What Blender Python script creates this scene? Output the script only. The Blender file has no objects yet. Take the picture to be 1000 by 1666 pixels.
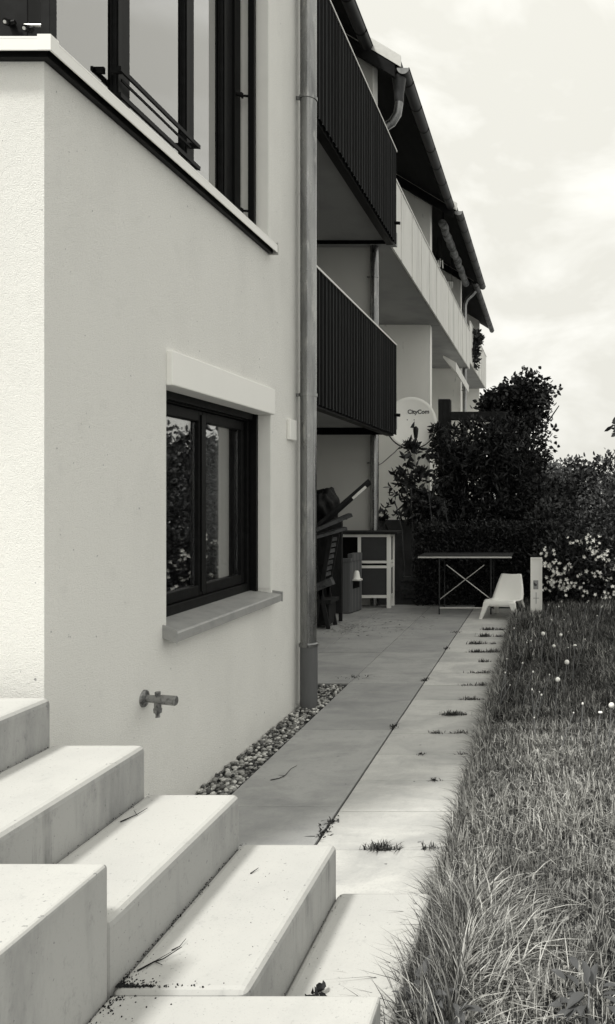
import bpy, bmesh, math, random
import numpy as np
from mathutils import Vector, Matrix

SC = bpy.context.scene
COL = SC.collection
R = math.radians
rnd = random.Random(7)

# ------------------------------------------------------------------ camera
cd = bpy.data.cameras.new('camera')
cam = bpy.data.objects.new('camera', cd)
COL.objects.link(cam)
cam.location = (0, 0, 1.6)
cam.rotation_euler = (R(90), 0, 0)          # level, looking along the facade (+Y)
cd.sensor_width = 36
cd.lens = 27.0
cd.shift_x = -0.2360                         # shift lens: the facade stays on the left
cd.shift_y = -0.0168
cd.clip_start = 0.05
cd.clip_end = 3000
SC.camera = cam

# ------------------------------------------------------------------ sky, sun, exposure
SUN_AZ = (0.70, 0.714)                       # direction the light travels (x, y)
SUN_EL = R(58)
world = bpy.data.worlds.new('World')
SC.world = world
world.use_nodes = True
nt = world.node_tree
for n in list(nt.nodes):
    nt.nodes.remove(n)
wo = nt.nodes.new('ShaderNodeOutputWorld')
bg = nt.nodes.new('ShaderNodeBackground')
sky = nt.nodes.new('ShaderNodeTexSky')
sky.sky_type = 'NISHITA'
sky.sun_disc = False
sky.sun_elevation = SUN_EL
sky.sun_rotation = math.atan2(-SUN_AZ[0], -SUN_AZ[1])
sky.dust_density = 3.0
tobw = nt.nodes.new('ShaderNodeRGBToBW')
nt.links.new(sky.outputs[0], tobw.inputs[0])
tc = nt.nodes.new('ShaderNodeTexCoord')
mp = nt.nodes.new('ShaderNodeMapping')
mp.inputs['Scale'].default_value = (1.0, 1.0, 1.9)
mp.inputs['Location'].default_value = (0.62, 0.3, -0.1)
nt.links.new(tc.outputs['Generated'], mp.inputs[0])
cn = nt.nodes.new('ShaderNodeTexNoise')
cn.inputs['Scale'].default_value = 4.2
cn.inputs['Detail'].default_value = 5.0
cn.inputs['Roughness'].default_value = 0.56
cn.inputs['Distortion'].default_value = 0.3
nt.links.new(mp.outputs[0], cn.inputs[0])
cr = nt.nodes.new('ShaderNodeValToRGB')
cr.color_ramp.elements[0].position = 0.43
cr.color_ramp.elements[0].color = (4.3, 4.24, 3.86, 1)
cr.color_ramp.elements[1].position = 0.60
cr.color_ramp.elements[1].color = (5.3, 5.25, 4.9, 1)
nt.links.new(cn.outputs[0], cr.inputs[0])
mx = nt.nodes.new('ShaderNodeMix')
mx.data_type = 'RGBA'
mx.inputs[0].default_value = 0.90           # cloud cover over the clear sky
nt.links.new(tobw.outputs[0], mx.inputs[6])
sx = nt.nodes.new('ShaderNodeSeparateXYZ')
nt.links.new(tc.outputs['Generated'], sx.inputs[0])
zr = nt.nodes.new('ShaderNodeMapRange')
zr.inputs[3].default_value = 0.93
zr.inputs[4].default_value = 1.25
nt.links.new(sx.outputs[2], zr.inputs[0])
vm = nt.nodes.new('ShaderNodeVectorMath'); vm.operation = 'SCALE'
nt.links.new(cr.outputs[0], vm.inputs[0]); nt.links.new(zr.outputs[0], vm.inputs['Scale'])
nt.links.new(vm.outputs[0], mx.inputs[7])
nt.links.new(mx.outputs[2], bg.inputs[0])
bg.inputs[1].default_value = 0.10
nt.links.new(bg.outputs[0], wo.inputs[0])

sl = bpy.data.lights.new('sun', 'SUN')
sl.energy = 1.4
sl.angle = R(9)
sl.color = (1.0, 0.98, 0.92)
sun = bpy.data.objects.new('sun', sl)
COL.objects.link(sun)
sd = Vector((SUN_AZ[0] * math.cos(SUN_EL), SUN_AZ[1] * math.cos(SUN_EL), -math.sin(SUN_EL)))
sun.rotation_euler = sd.to_track_quat('-Z', 'Y').to_euler()
sun.location = (-6, -6, 12)

SC.view_settings.view_transform = 'Standard'
SC.view_settings.look = 'None'
SC.view_settings.gamma = 1.0
SC.view_settings.exposure = 1.03
SC.render.engine = 'CYCLES'
SC.cycles.max_bounces = 8
SC.cycles.transparent_max_bounces = 12

# ------------------------------------------------------------------ materials
def warm(v):
    """a grey of the photograph: whites a little warm, blacks a little cool"""
    t = min(1.0, max(0.0, (v - 0.05) / 0.5))
    return (v * (0.965 + 0.04 * t), v * (0.99 + 0.01 * t), v * (1.03 - 0.07 * t), 1)

class Mat:
    def __init__(s, name, v=0.5, rough=0.8, metal=0.0, spec=0.5):
        s.m = bpy.data.materials.new(name)
        s.m.use_nodes = True
        s.t = s.m.node_tree
        s.b = s.t.nodes['Principled BSDF']
        s.b.inputs['Base Color'].default_value = warm(v)
        s.b.inputs['Roughness'].default_value = rough
        s.b.inputs['Metallic'].default_value = metal
        s.b.inputs['Specular IOR Level'].default_value = spec
        s.v = v
        s.col = None
        s.co = None
        s.bump_last = None
    def n(s, t, **kw):
        x = s.t.nodes.new(t)
        for k, v in kw.items():
            x.inputs[k].default_value = v
        return x
    def l(s, a, b):
        s.t.links.new(a, b)
    def coord(s, scale=(1, 1, 1), kind='Object'):
        c = s.n('ShaderNodeTexCoord')
        m = s.n('ShaderNodeMapping')
        m.inputs['Scale'].default_value = scale
        if kind == 'World':
            g = s.n('ShaderNodeNewGeometry')
            s.l(g.outputs['Position'], m.inputs[0])
        else:
            s.l(c.outputs[kind], m.inputs[0])
        return m.outputs[0]
    def noise(s, scale, detail=4, rough=0.55, stretch=(1, 1, 1), kind='World', dist=0.0):
        n = s.n('ShaderNodeTexNoise')
        n.inputs['Scale'].default_value = scale
        n.inputs['Detail'].default_value = detail
        n.inputs['Roughness'].default_value = rough
        n.inputs['Distortion'].default_value = dist
        s.l(s.coord(stretch, kind), n.inputs[0])
        return n.outputs[0]
    def ramp(s, fac, p0, p1, v0=0.0, v1=1.0):
        r = s.n('ShaderNodeMapRange')
        r.inputs[1].default_value = p0
        r.inputs[2].default_value = p1
        r.inputs[3].default_value = v0
        r.inputs[4].default_value = v1
        s.l(fac, r.inputs[0])
        return r.outputs[0]
    def math(s, op, a, b=None):
        r = s.n('ShaderNodeMath')
        r.operation = op
        if isinstance(a, (int, float)): r.inputs[0].default_value = a
        else: s.l(a, r.inputs[0])
        if b is not None:
            if isinstance(b, (int, float)): r.inputs[1].default_value = b
            else: s.l(b, r.inputs[1])
        return r.outputs[0]
    def mix(s, fac, to):
        """mix the running base colour towards grey `to` by fac"""
        m = s.n('ShaderNodeMix')
        m.data_type = 'RGBA'
        if s.col is None: m.inputs[6].default_value = warm(s.v)
        else: s.l(s.col, m.inputs[6])
        m.inputs[7].default_value = warm(to)
        s.l(fac, m.inputs[0])
        s.col = m.outputs[2]
        s.l(s.col, s.b.inputs['Base Color'])
        return s
    def bump(s, h, strength=0.3, dist=0.01):
        b = s.n('ShaderNodeBump')
        b.inputs['Strength'].default_value = strength
        b.inputs['Distance'].default_value = dist
        s.l(h, b.inputs['Height'])
        if s.bump_last is not None:
            s.l(s.bump_last, b.inputs['Normal'])
        s.bump_last = b.outputs[0]
        s.l(b.outputs[0], s.b.inputs['Normal'])
        return s
    def rough(s, sock):
        s.l(sock, s.b.inputs['Roughness'])
        return s
    def side_mask(s):
        g = s.n('ShaderNodeNewGeometry')
        x = s.n('ShaderNodeSeparateXYZ')
        s.l(g.outputs['True Normal'], x.inputs[0])
        a = s.math('ABSOLUTE', x.outputs[2])
        return s.ramp(a, 0.3, 0.8, 1.0, 0.0)

M = {}
# plaster of the near house
m = Mat('house_plaster', 0.90, 0.9, spec=0.2)
m.mix(m.ramp(m.noise(1.3, 5, stretch=(1, 1, 0.55)), 0.45, 0.75), 0.80)
m.mix(m.ramp(m.noise(7.5, 4), 0.60, 0.80, 0, 0.35), 0.74)
m.mix(m.ramp(m.noise(38, 2), 0.735, 0.76, 0, 0.75), 0.30)
m.mix(m.ramp(m.noise(300, 2, 0.6), 0.52, 0.72, 0, 0.45), 0.46)
m.mix(m.ramp(m.noise(3.0, 6, 0.6, stretch=(1, 1, 0.12)), 0.52, 0.72, 0, 0.14), 0.72)
m.bump(m.noise(190, 3, 0.7), 0.9, 0.006)
m.bump(m.noise(50, 4, 0.6), 0.35, 0.008)
M['plaster'] = m.m
m = Mat('row_plaster', 0.92, 0.9, spec=0.2)
m.mix(m.ramp(m.noise(0.9, 5, stretch=(1, 1, 0.4)), 0.45, 0.75, 0, 0.6), 0.74)
m.mix(m.ramp(m.noise(7, 6, stretch=(1, 1, 0.25)), 0.64, 0.72, 0, 0.5), 0.30)
m.bump(m.noise(90, 3), 0.25, 0.004)
M['row_plaster'] = m.m
m = Mat('grey_plaster', 0.55, 0.9, spec=0.2)
m.mix(m.ramp(m.noise(0.9, 5, stretch=(1, 1, 0.4)), 0.45, 0.75, 0, 0.8), 0.42)
m.bump(m.noise(90, 3), 0.25, 0.004)
M['grey_plaster'] = m.m
m = Mat('white_render', 0.88, 0.85, spec=0.25)
m.mix(m.ramp(m.noise(4, 4), 0.5, 0.8), 0.82)
m.bump(m.noise(160, 2), 0.2, 0.003)
M['white_render'] = m.m
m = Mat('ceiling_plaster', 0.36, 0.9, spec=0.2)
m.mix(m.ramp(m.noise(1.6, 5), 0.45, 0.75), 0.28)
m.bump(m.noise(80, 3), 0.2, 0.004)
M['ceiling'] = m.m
# stair concrete
m = Mat('stair_concrete', 0.52, 0.85, spec=0.25)
m.mix(m.ramp(m.noise(2.2, 6, 0.6), 0.45, 0.75, 0, 0.8), 0.45)
m.mix(m.ramp(m.noise(26, 5, 0.65), 0.60, 0.80, 0, 0.45), 0.32)
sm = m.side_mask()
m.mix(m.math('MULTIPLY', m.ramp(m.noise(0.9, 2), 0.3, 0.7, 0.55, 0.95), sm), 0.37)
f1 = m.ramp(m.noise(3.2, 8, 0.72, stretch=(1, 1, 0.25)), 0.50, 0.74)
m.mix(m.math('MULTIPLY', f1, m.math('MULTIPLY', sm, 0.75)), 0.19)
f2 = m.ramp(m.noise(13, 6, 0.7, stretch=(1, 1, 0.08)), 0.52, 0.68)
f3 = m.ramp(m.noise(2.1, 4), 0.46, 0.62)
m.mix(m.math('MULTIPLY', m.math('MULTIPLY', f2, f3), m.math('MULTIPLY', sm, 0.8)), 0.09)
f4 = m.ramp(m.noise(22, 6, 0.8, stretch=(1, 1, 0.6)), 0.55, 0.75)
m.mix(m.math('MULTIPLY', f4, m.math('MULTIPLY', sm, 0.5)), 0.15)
m.mix(m.ramp(m.noise(70, 2), 0.70, 0.73, 0, 0.6), 0.16)
m.mix(m.ramp(m.noise(150, 3), 0.62, 0.72, 0, 0.35), 0.22)
m.mix(m.ramp(m.noise(3.1, 8, 0.7, dist=0.0), 0.56, 0.74, 0, 0.25), 0.32)
m.bump(m.noise(120, 4, 0.65), 0.22, 0.003)
m.bump(m.noise(9, 4), 0.12, 0.01)
M['step'] = m.m
# patio slabs: darker ones next to the house and the paler strip along the lawn
def slab_material(name, q):
    m = Mat(name, 0.43 * q, 0.8, spec=0.35)
    oi = m.n('ShaderNodeObjectInfo')
    m.mix(m.ramp(oi.outputs['Random'], 0, 1, 0.0, 0.9), 0.34 * q)
    m.mix(m.ramp(m.noise(1.9, 6, 0.65, stretch=(1, 1.5, 1), dist=0.6), 0.44, 0.72, 0, 0.85), 0.24 * q)
    m.mix(m.ramp(m.noise(3.6, 5, 0.6, stretch=(0.8, 1.9, 1)), 0.56, 0.80, 0, 0.55), 0.50 * q)
    m.mix(m.ramp(m.noise(14, 8, 0.75), 0.50, 0.70, 0, 0.5), 0.26 * q)
    m.mix(m.ramp(m.noise(75, 5, 0.8), 0.52, 0.72, 0, 0.5), 0.25 * q)
    m.mix(m.ramp(m.noise(19, 2), 0.735, 0.755, 0, 0.7), 0.10)
    m.bump(m.noise(160, 4, 0.7), 0.3, 0.003)
    m.bump(m.noise(7, 5), 0.15, 0.01)
    m.rough(m.ramp(m.noise(3, 4), 0.3, 0.7, 0.62, 0.9))
    return m.m
M['slab'] = slab_material('slab_concrete', 0.98)
M['slab_pale'] = slab_material('slab_concrete_pale', 1.42)
m = Mat('joint_sand', 0.06, 0.95, spec=0.1)
m.mix(m.ramp(m.noise(60, 4), 0.4, 0.7), 0.02)
M['joint'] = m.m
m = Mat('soil', 0.05, 0.95, spec=0.1)
m.mix(m.ramp(m.noise(12, 5), 0.4, 0.7), 0.025)
m.bump(m.noise(40, 4), 0.8, 0.02)
M['soil'] = m.m
m = Mat('meadow_ground', 0.30, 0.95, spec=0.1)
m.mix(m.ramp(m.noise(0.4, 6), 0.4, 0.7), 0.20)
m.bump(m.noise(12, 4), 0.8, 0.05)
M['meadow'] = m.m
m = Mat('plinth_concrete', 0.10, 0.9, spec=0.2)
m.mix(m.ramp(m.noise(3, 6, 0.65), 0.4, 0.7), 0.05)
m.bump(m.noise(50, 4), 0.3, 0.006)
M['plinth'] = m.m
def attr_mat(name, lo, hi, rough=0.6, spec=0.3, trans=0.0):
    m = Mat(name, lo, rough, spec=spec)
    a = m.n('ShaderNodeAttribute')
    a.attribute_name = 'shade'
    m.mix(a.outputs['Fac'], hi)
    if trans:
        out = m.t.nodes['Material Output']
        tr = m.n('ShaderNodeBsdfTranslucent')
        m.l(m.col, tr.inputs[0])
        ms = m.n('ShaderNodeMixShader')
        ms.inputs[0].default_value = trans
        m.l(m.b.outputs[0], ms.inputs[1])
        m.l(tr.outputs[0], ms.inputs[2])
        m.l(ms.outputs[0], out.inputs[0])
    return m.m
M['grass'] = attr_mat('grass_blade', 0.012, 0.72, 0.5, 0.3, 0.12)
M['pebble'] = attr_mat('pebble', 0.025, 0.72, 0.6, 0.35)
M['leaf_dark'] = attr_mat('leaf_dark', 0.006, 0.06, 0.5, 0.30, 0.08)
M['leaf_mid'] = attr_mat('leaf_mid', 0.012, 0.14, 0.5, 0.35, 0.12)
M['leaf_haze'] = attr_mat('leaf_haze', 0.06, 0.16, 0.6, 0.3, 0.12)  # paler tones paint in the distance haze
M['leaf_weed'] = attr_mat('leaf_weed', 0.02, 0.14, 0.5, 0.35, 0.12)
M['scrap'] = attr_mat('scrap', 0.05, 0.6, 0.8, 0.2)
M['dirt'] = attr_mat('dirt', 0.012, 0.06, 0.9, 0.1)
m = Mat('petal', 0.86, 0.7, spec=0.2); M['petal'] = m.m
m = Mat('bark', 0.06, 0.9, spec=0.2)
m.mix(m.ramp(m.noise(30, 4, stretch=(1, 1, 0.2)), 0.4, 0.7), 0.14)
m.bump(m.noise(60, 3, stretch=(1, 1, 0.2)), 0.6, 0.01)
M['bark'] = m.m
m = Mat('stalk', 0.20, 0.6); M['stalk'] = m.m
# metals
m = Mat('zinc', 0.30, 0.3, 1.0)
m.mix(m.ramp(m.noise(11, 5, 0.65, stretch=(1, 1, 0.12)), 0.40, 0.70), 0.15)
m.mix(m.ramp(m.noise(26, 4, stretch=(1, 1, 0.25)), 0.56, 0.75, 0, 0.6), 0.48)
m.rough(m.ramp(m.noise(14, 4, stretch=(1, 1, 0.3)), 0.3, 0.7, 0.16, 0.38))
M['zinc'] = m.m
m = Mat('dark_zinc', 0.05, 0.5, 0.5)
m.mix(m.ramp(m.noise(12, 4, stretch=(1, 0.2, 1)), 0.4, 0.7), 0.025)
M['dark_zinc'] = m.m
m = Mat('standpipe_grey', 0.085, 0.55)
m.mix(m.ramp(m.noise(8, 4, stretch=(1, 1, 0.2)), 0.45, 0.7), 0.12)
M['standpipe'] = m.m
m = Mat('sheet_aluminium', 0.62, 0.45, 0.35)
m.mix(m.ramp(m.noise(14, 4), 0.45, 0.75, 0, 0.6), 0.50)
M['sheet'] = m.m
m = Mat('sill_metal', 0.40, 0.5, 0.3)
m.mix(m.ramp(m.noise(9, 5, 0.65), 0.45, 0.7, 0, 0.8), 0.30)
m.mix(m.ramp(m.noise(60, 3), 0.62, 0.75, 0, 0.5), 0.20)
M['sill'] = m.m
m = Mat('white_coated', 0.90, 0.5)
m.mix(m.ramp(m.noise(3, 4), 0.5, 0.8, 0, 0.5), 0.84)
M['white'] = m.m
m = Mat('white_plastic', 0.92, 0.4)
m.mix(m.ramp(m.noise(9, 4), 0.55, 0.8, 0, 0.4), 0.86)
M['white_plastic'] = m.m
m = Mat('dish_white', 0.90, 0.5)
m.mix(m.ramp(m.noise(5, 4), 0.5, 0.8, 0, 0.5), 0.82)
M['dish'] = m.m
m = Mat('frame_anthracite', 0.005, 0.5, spec=0.12)
m.mix(m.ramp(m.noise(20, 3), 0.4, 0.7), 0.010)
M['frame'] = m.m
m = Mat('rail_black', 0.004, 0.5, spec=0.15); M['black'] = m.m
m = Mat('bolt_steel', 0.65, 0.3, 0.9); M['bolt'] = m.m
m = Mat('slat_black', 0.004, 0.8, spec=0.02)
m.mix(m.ramp(m.noise(30, 4, stretch=(1, 1, 0.15)), 0.45, 0.7), 0.009)
M['slat'] = m.m
m = Mat('slat_lit_edge', 0.11, 0.6, spec=0.1); M['slat_lit_edge'] = m.m
m = Mat('panel_grey', 0.72, 0.75, spec=0.3)
m.mix(m.ramp(m.noise(2.2, 6, 0.65, stretch=(1, 1, 0.3)), 0.45, 0.72, 0, 0.8), 0.54)
m.mix(m.ramp(m.noise(24, 4), 0.66, 0.76, 0, 0.5), 0.24)
M['panel'] = m.m
m = Mat('brass_tap', 0.32, 0.3, 0.85)
m.mix(m.ramp(m.noise(60, 4), 0.50, 0.70), 0.10)
M['tap'] = m.m
m = Mat('roof_timber', 0.012, 0.85, spec=0.2)
m.mix(m.ramp(m.noise(8, 4, stretch=(1, 0.2, 1)), 0.4, 0.7), 0.006)
M['timber'] = m.m
m = Mat('roof_tile', 0.10, 0.85, spec=0.2)
m.mix(m.ramp(m.noise(7, 4), 0.4, 0.7), 0.06)
M['tile'] = m.m
m = Mat('panel_dark', 0.04, 0.7)
m.mix(m.ramp(m.noise(6, 4, stretch=(1, 1, 3)), 0.4, 0.7), 0.045)
M['panel_dark'] = m.m
m = Mat('box_grey', 0.085, 0.75)
w = m.n('ShaderNodeTexWave'); w.inputs['Scale'].default_value = 16
m.l(m.coord((1, 0.0, 0.0), 'World'), w.inputs[0])
m.mix(m.ramp(w.outputs['Fac'], 0.3, 0.7, 0, 0.8), 0.13)
M['box'] = m.m
m = Mat('wood_dark', 0.02, 0.8, spec=0.25)
m.mix(m.ramp(m.noise(14, 5, 0.6, stretch=(1, 1, 0.25)), 0.42, 0.7), 0.007)
M['wood'] = m.m
m = Mat('wood_weathered', 0.09, 0.85, spec=0.2)
m.mix(m.ramp(m.noise(16, 5, 0.65, stretch=(1, 0.3, 1)), 0.42, 0.7), 0.03)
M['wood_weathered'] = m.m
m = Mat('tarp_black', 0.008, 0.6, spec=0.2)
m.bump(m.noise(9, 4), 0.7, 0.04)
M['tarp'] = m.m
m = Mat('awning_cloth', 0.30, 0.85)
m.mix(m.ramp(m.noise(5, 5, 0.7, stretch=(1, 1, 1)), 0.45, 0.6), 0.06)
M['awning'] = m.m
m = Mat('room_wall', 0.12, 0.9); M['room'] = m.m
m = Mat('added_curtain', 0.88, 0.9)
m.bump(m.noise(9, 2, stretch=(1, 3, 0.03)), 0.6, 0.04)
M['added_curtain'] = m.m
m = Mat('print_dark', 0.06, 0.8); M['print'] = m.m
m = Mat('print_grey', 0.32, 0.8); M['print_grey'] = m.m
# coated window glass: part mirror, part see-through
gm = bpy.data.materials.new('window_glass')
gm.use_nodes = True
gt = gm.node_tree
gt.nodes.remove(gt.nodes['Principled BSDF'])
tr = gt.nodes.new('ShaderNodeBsdfTransparent'); tr.inputs[0].default_value = (0.85, 0.86, 0.87, 1)
gl = gt.nodes.new('ShaderNodeBsdfGlossy'); gl.inputs[0].default_value = (0.95, 0.95, 0.95, 1); gl.inputs[1].default_value = 0.004
fr = gt.nodes.new('ShaderNodeFresnel'); fr.inputs[0].default_value = 1.5
ma = gt.nodes.new('ShaderNodeMath'); ma.operation = 'MULTIPLY_ADD'
ma.inputs[1].default_value = 0.6; ma.inputs[2].default_value = 0.40
gt.links.new(fr.outputs[0], ma.inputs[0])
mz = gt.nodes.new('ShaderNodeMixShader')
gt.links.new(ma.outputs[0], mz.inputs[0])
gt.links.new(tr.outputs[0], mz.inputs[1]); gt.links.new(gl.outputs[0], mz.inputs[2])
gt.links.new(mz.outputs[0], gt.nodes['Material Output'].inputs[0])
M['glass'] = gm
gp = gm.copy(); gp.name = 'window_glass_plain'
for n_ in gp.node_tree.nodes:
    if n_.type == 'MATH': n_.inputs[2].default_value = 0.24
M['glass_plain'] = gp

# ------------------------------------------------------------------ object helpers
WP = {}                                       # world position of each object's origin
def tag(o, label=None, cat=None, group=None, kind=None):
    if label: o['label'] = label
    if cat: o['category'] = cat
    if group: o['group'] = group
    if kind: o['kind'] = kind
    return o
def empty(name, loc):
    o = bpy.data.objects.new(name, None)
    o.empty_display_size = 0.1
    COL.objects.link(o)
    o.location = loc
    WP[o.name] = Vector(loc)
    return o
def put(name, mesh, mat=None, parent=None, loc=(0, 0, 0), rot=None, bevel=0.0, solid=0.0):
    """link `mesh` as an object whose origin stands at world `loc`"""
    o = bpy.data.objects.new(name, mesh)
    COL.objects.link(o)
    if mat is not None and not mesh.materials:
        mesh.materials.append(M[mat] if isinstance(mat, str) else mat)
    loc = Vector(loc)
    WP[o.name] = loc
    if parent is not None:
        o.parent = parent
        o.location = loc - WP[parent.name]
    else:
        o.location = loc
    if rot: o.rotation_euler = rot
    if solid:
        s = o.modifiers.new('solid', 'SOLIDIFY'); s.thickness = solid; s.offset = 0
    if bevel:
        b = o.modifiers.new('bevel', 'BEVEL'); b.width = bevel; b.segments = 3
        b.limit_method = 'ANGLE'; b.angle_limit = R(40)
    return o

class MB:
    """collects shapes in world coordinates"""
    def __init__(s):
        s.v = []; s.f = []
    def add(s, vs, fs):
        k = len(s.v)
        s.v += [tuple(p) for p in vs]
        s.f += [tuple(i + k for i in f) for f in fs]
        return s
    def box(s, x0, x1, y0, y1, z0, z1):
        x0, x1 = min(x0, x1), max(x0, x1); y0, y1 = min(y0, y1), max(y0, y1); z0, z1 = min(z0, z1), max(z0, z1)
        return s.add([(x0, y0, z0), (x1, y0, z0), (x1, y1, z0), (x0, y1, z0), (x0, y0, z1), (x1, y0, z1), (x1, y1, z1), (x0, y1, z1)],
                     [(3, 2, 1, 0), (4, 5, 6, 7), (0, 1, 5, 4), (1, 2, 6, 5), (2, 3, 7, 6), (3, 0, 4, 7)])
    def bar(s, a, b, w, h, up=(0, 0, 1)):
        """box-section bar from a to b"""
        a, b = Vector(a), Vector(b)
        d = (b - a).normalized(); up = Vector(up)
        if abs(d.dot(up)) > 0.98: up = Vector((0, 1, 0))
        x = d.cross(up).normalized(); z = x.cross(d).normalized()
        vs = []
        for p in (a, b):
            for sx, sz in ((-1, -1), (1, -1), (1, 1), (-1, 1)):
                vs.append(p + x * sx * w / 2 + z * sz * h / 2)
        return s.add(vs, [(0, 1, 2, 3), (7, 6, 5, 4), (0, 4, 5, 1), (1, 5, 6, 2), (2, 6, 7, 3), (3, 7, 4, 0)])
    def tube(s, pts, r, n=12, caps=True):
        pts = [Vector(p) for p in pts]
        rs = r if isinstance(r, (list, tuple)) else [r] * len(pts)
        k = len(s.v); ref = None
        for i, p in enumerate(pts):
            d = (pts[min(i + 1, len(pts) - 1)] - pts[max(i - 1, 0)]).normalized()
            if ref is None:
                ref = Vector((0, 0, 1)) if abs(d.z) < 0.9 else Vector((1, 0, 0))
            x = d.cross(ref).normalized(); y = x.cross(d).normalized(); ref = y
            for j in range(n):
                a = 2 * math.pi * j / n
                s.v.append(tuple(p + (x * math.cos(a) + y * math.sin(a)) * rs[i]))
        for i in range(len(pts) - 1):
            for j in range(n):
                a = k + i * n + j; b = k + i * n + (j + 1) % n
                s.f.append((a, b, b + n, a + n))
        if caps:
            s.f.append(tuple(k + j for j in reversed(range(n))))
            s.f.append(tuple(k + (len(pts) - 1) * n + j for j in range(n)))
        return s
    def prism(s, poly, axis, a, b):
        """closed 2-D polygon pushed along an axis; poly in the two other axes (x,y / x,z / y,z)"""
        n = len(poly)
        def P(p, t):
            return {'y': (p[0], t, p[1]), 'x': (t, p[0], p[1]), 'z': (p[0], p[1], t)}[axis]
        vs = [P(p, a) for p in poly] + [P(p, b) for p in poly]
        return s.add(vs, [tuple(reversed(range(n))), tuple(range(n, 2 * n))] + [(i, (i + 1) % n, n + (i + 1) % n, n + i) for i in range(n)])
    def mesh(s, name, org=(0, 0, 0), smooth=False):
        me = bpy.data.meshes.new(name)
        ox, oy, oz = org
        me.from_pydata([(x - ox, y - oy, z - oz) for x, y, z in s.v], [], s.f)
        bm = bmesh.new(); bm.from_mesh(me)
        bmesh.ops.recalc_face_normals(bm, faces=bm.faces)
        bm.to_mesh(me); bm.free()
        if smooth:
            for p in me.polygons: p.use_smooth = True
            try:
                me.set_sharp_from_angle(angle=R(38))
            except Exception:
                pass
        return me
    def build(s, name, mat, parent=None, smooth=False, bevel=0.0, solid=0.0, org=None):
        if org is None:
            org = WP[parent.name] if parent is not None else Vector((0, 0, 0))
            if parent is None:
                a = np.array(s.v)
                org = Vector((float(a[:, 0].mean()), float(a[:, 1].mean()), float(a[:, 2].min())))
        return put(name, s.mesh(name, org, smooth), mat, parent, org, bevel=bevel, solid=solid)

def np_mesh(name, V, F4=None, F3=None, shade=None):
    me = bpy.data.meshes.new(name)
    loops = []; starts = []; tot = 0
    n4 = 0 if F4 is None else len(F4); n3 = 0 if F3 is None else len(F3)
    me.vertices.add(len(V)); me.vertices.foreach_set('co', np.asarray(V, np.float32).ravel())
    li = np.concatenate([np.asarray(F4, np.int32).ravel() if n4 else np.zeros(0, np.int32), np.asarray(F3, np.int32).ravel() if n3 else np.zeros(0, np.int32)])
    me.loops.add(len(li)); me.loops.foreach_set('vertex_index', li)
    me.polygons.add(n4 + n3)
    st = np.concatenate([np.arange(n4) * 4, n4 * 4 + np.arange(n3) * 3]).astype(np.int32)
    me.polygons.foreach_set('loop_start', st)
    me.update(calc_edges=True)
    if shade is not None:
        a = me.attributes.new('shade', 'FLOAT', 'POINT')
        a.data.foreach_set('value', np.asarray(shade, np.float32))
    return me

# ------------------------------------------------------------------ ground, patio, lawn
mb = MB(); mb.box(-400, 400, -300, 900, -0.6, -0.06)
tag(mb.build('ground', 'meadow'), kind='structure')

mb = MB(); mb.box(-4.3, -0.452, 1.2, 16.4, -0.055, -0.014)
patio = tag(mb.build('patio', 'joint', org=(-1.4, 6, 0)), kind='structure')
WP[patio.name] = Vector((-1.4, 6, 0))
slab_cache = {}
def slab(x0, x1, y0, y1, mat='slab'):
    w, l = round(x1 - x0, 3), round(y1 - y0, 3)
    key = (w, l, mat)
    if key not in slab_cache:
        b = MB(); b.box(-w / 2, w / 2, -l / 2, l / 2, -0.04, 0.0)
        slab_cache[key] = b.mesh('slab')
    put('slab', slab_cache[key], mat, patio, ((x0 + x1) / 2, (y0 + y1) / 2, rnd.uniform(-0.0015, 0.0015)),
        rot=(rnd.uniform(-.0012, .0012), rnd.uniform(-.0012, .0012), 0), bevel=0.003)
ys = [1.75, 2.60, 3.466, 3.885, 4.30, 4.735, 5.155, 5.58, 6.0, 6.45, 6.897, 7.35, 7.81, 8.235, 8.66, 9.09, 9.52, 9.95, 10.4, 10.83]
for a, b in zip(ys, ys[1:]): slab(-1.063, -0.455, a + 0.002, b - 0.002, 'slab_pale')
ys = [1.36, 2.65, 3.94, 5.23, 6.52, 7.81, 8.67, 9.96, 11.25, 12.5]
for a, b in zip(ys, ys[1:]): slab(-1.697, -1.075, a + 0.0018, b - 0.0018)
ys = [6.52, 7.81, 9.10, 10.39, 11.18]
for x0, x1 in ((-2.33, -1.703), (-2.963, -2.336), (-3.596, -2.969), (-4.2, -3.602)):
    for a, b in zip(ys, ys[1:]): slab(x0, x1, a + 0.002, b - 0.002)

# lawn sheet, gently uneven
nx, ny = 60, 70
gx = np.linspace(-0.45, 16, nx) ** 1.0; gy = np.linspace(-6, 34, ny)
def lawn_z(x, y):
    return 0.015 + 0.03 * np.clip((y - 7) / 4, 0, 1) + 0.012 * np.sin(x * 3.1 + y * 1.7) + 0.10 * np.exp(-(((x + 0.05) / 0.45) ** 2 + ((y - 2.35) / 0.6) ** 2)) * np.clip((x + 0.45) / 0.15, 0, 1)
gx = np.concatenate([np.linspace(-0.45, 1.5, 30), np.linspace(1.6, 4.6, 30)])
gy = np.concatenate([np.linspace(-1.05, 1.4, 12), np.linspace(1.6, 4, 22), np.linspace(4.3, 18, 36)])
X, Y = np.meshgrid(gx, gy, indexing='ij')
V = np.stack([X, Y, lawn_z(X, Y)], -1).reshape(-1, 3)
ii = np.arange(nx * ny).reshape(nx, ny)
F4 = np.stack([ii[:-1, :-1], ii[1:, :-1], ii[1:, 1:], ii[:-1, 1:]], -1).reshape(-1, 4)
lawn = put('lawn', np_mesh('lawn', V, F4), 'soil')
tag(lawn, kind='structure')

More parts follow.
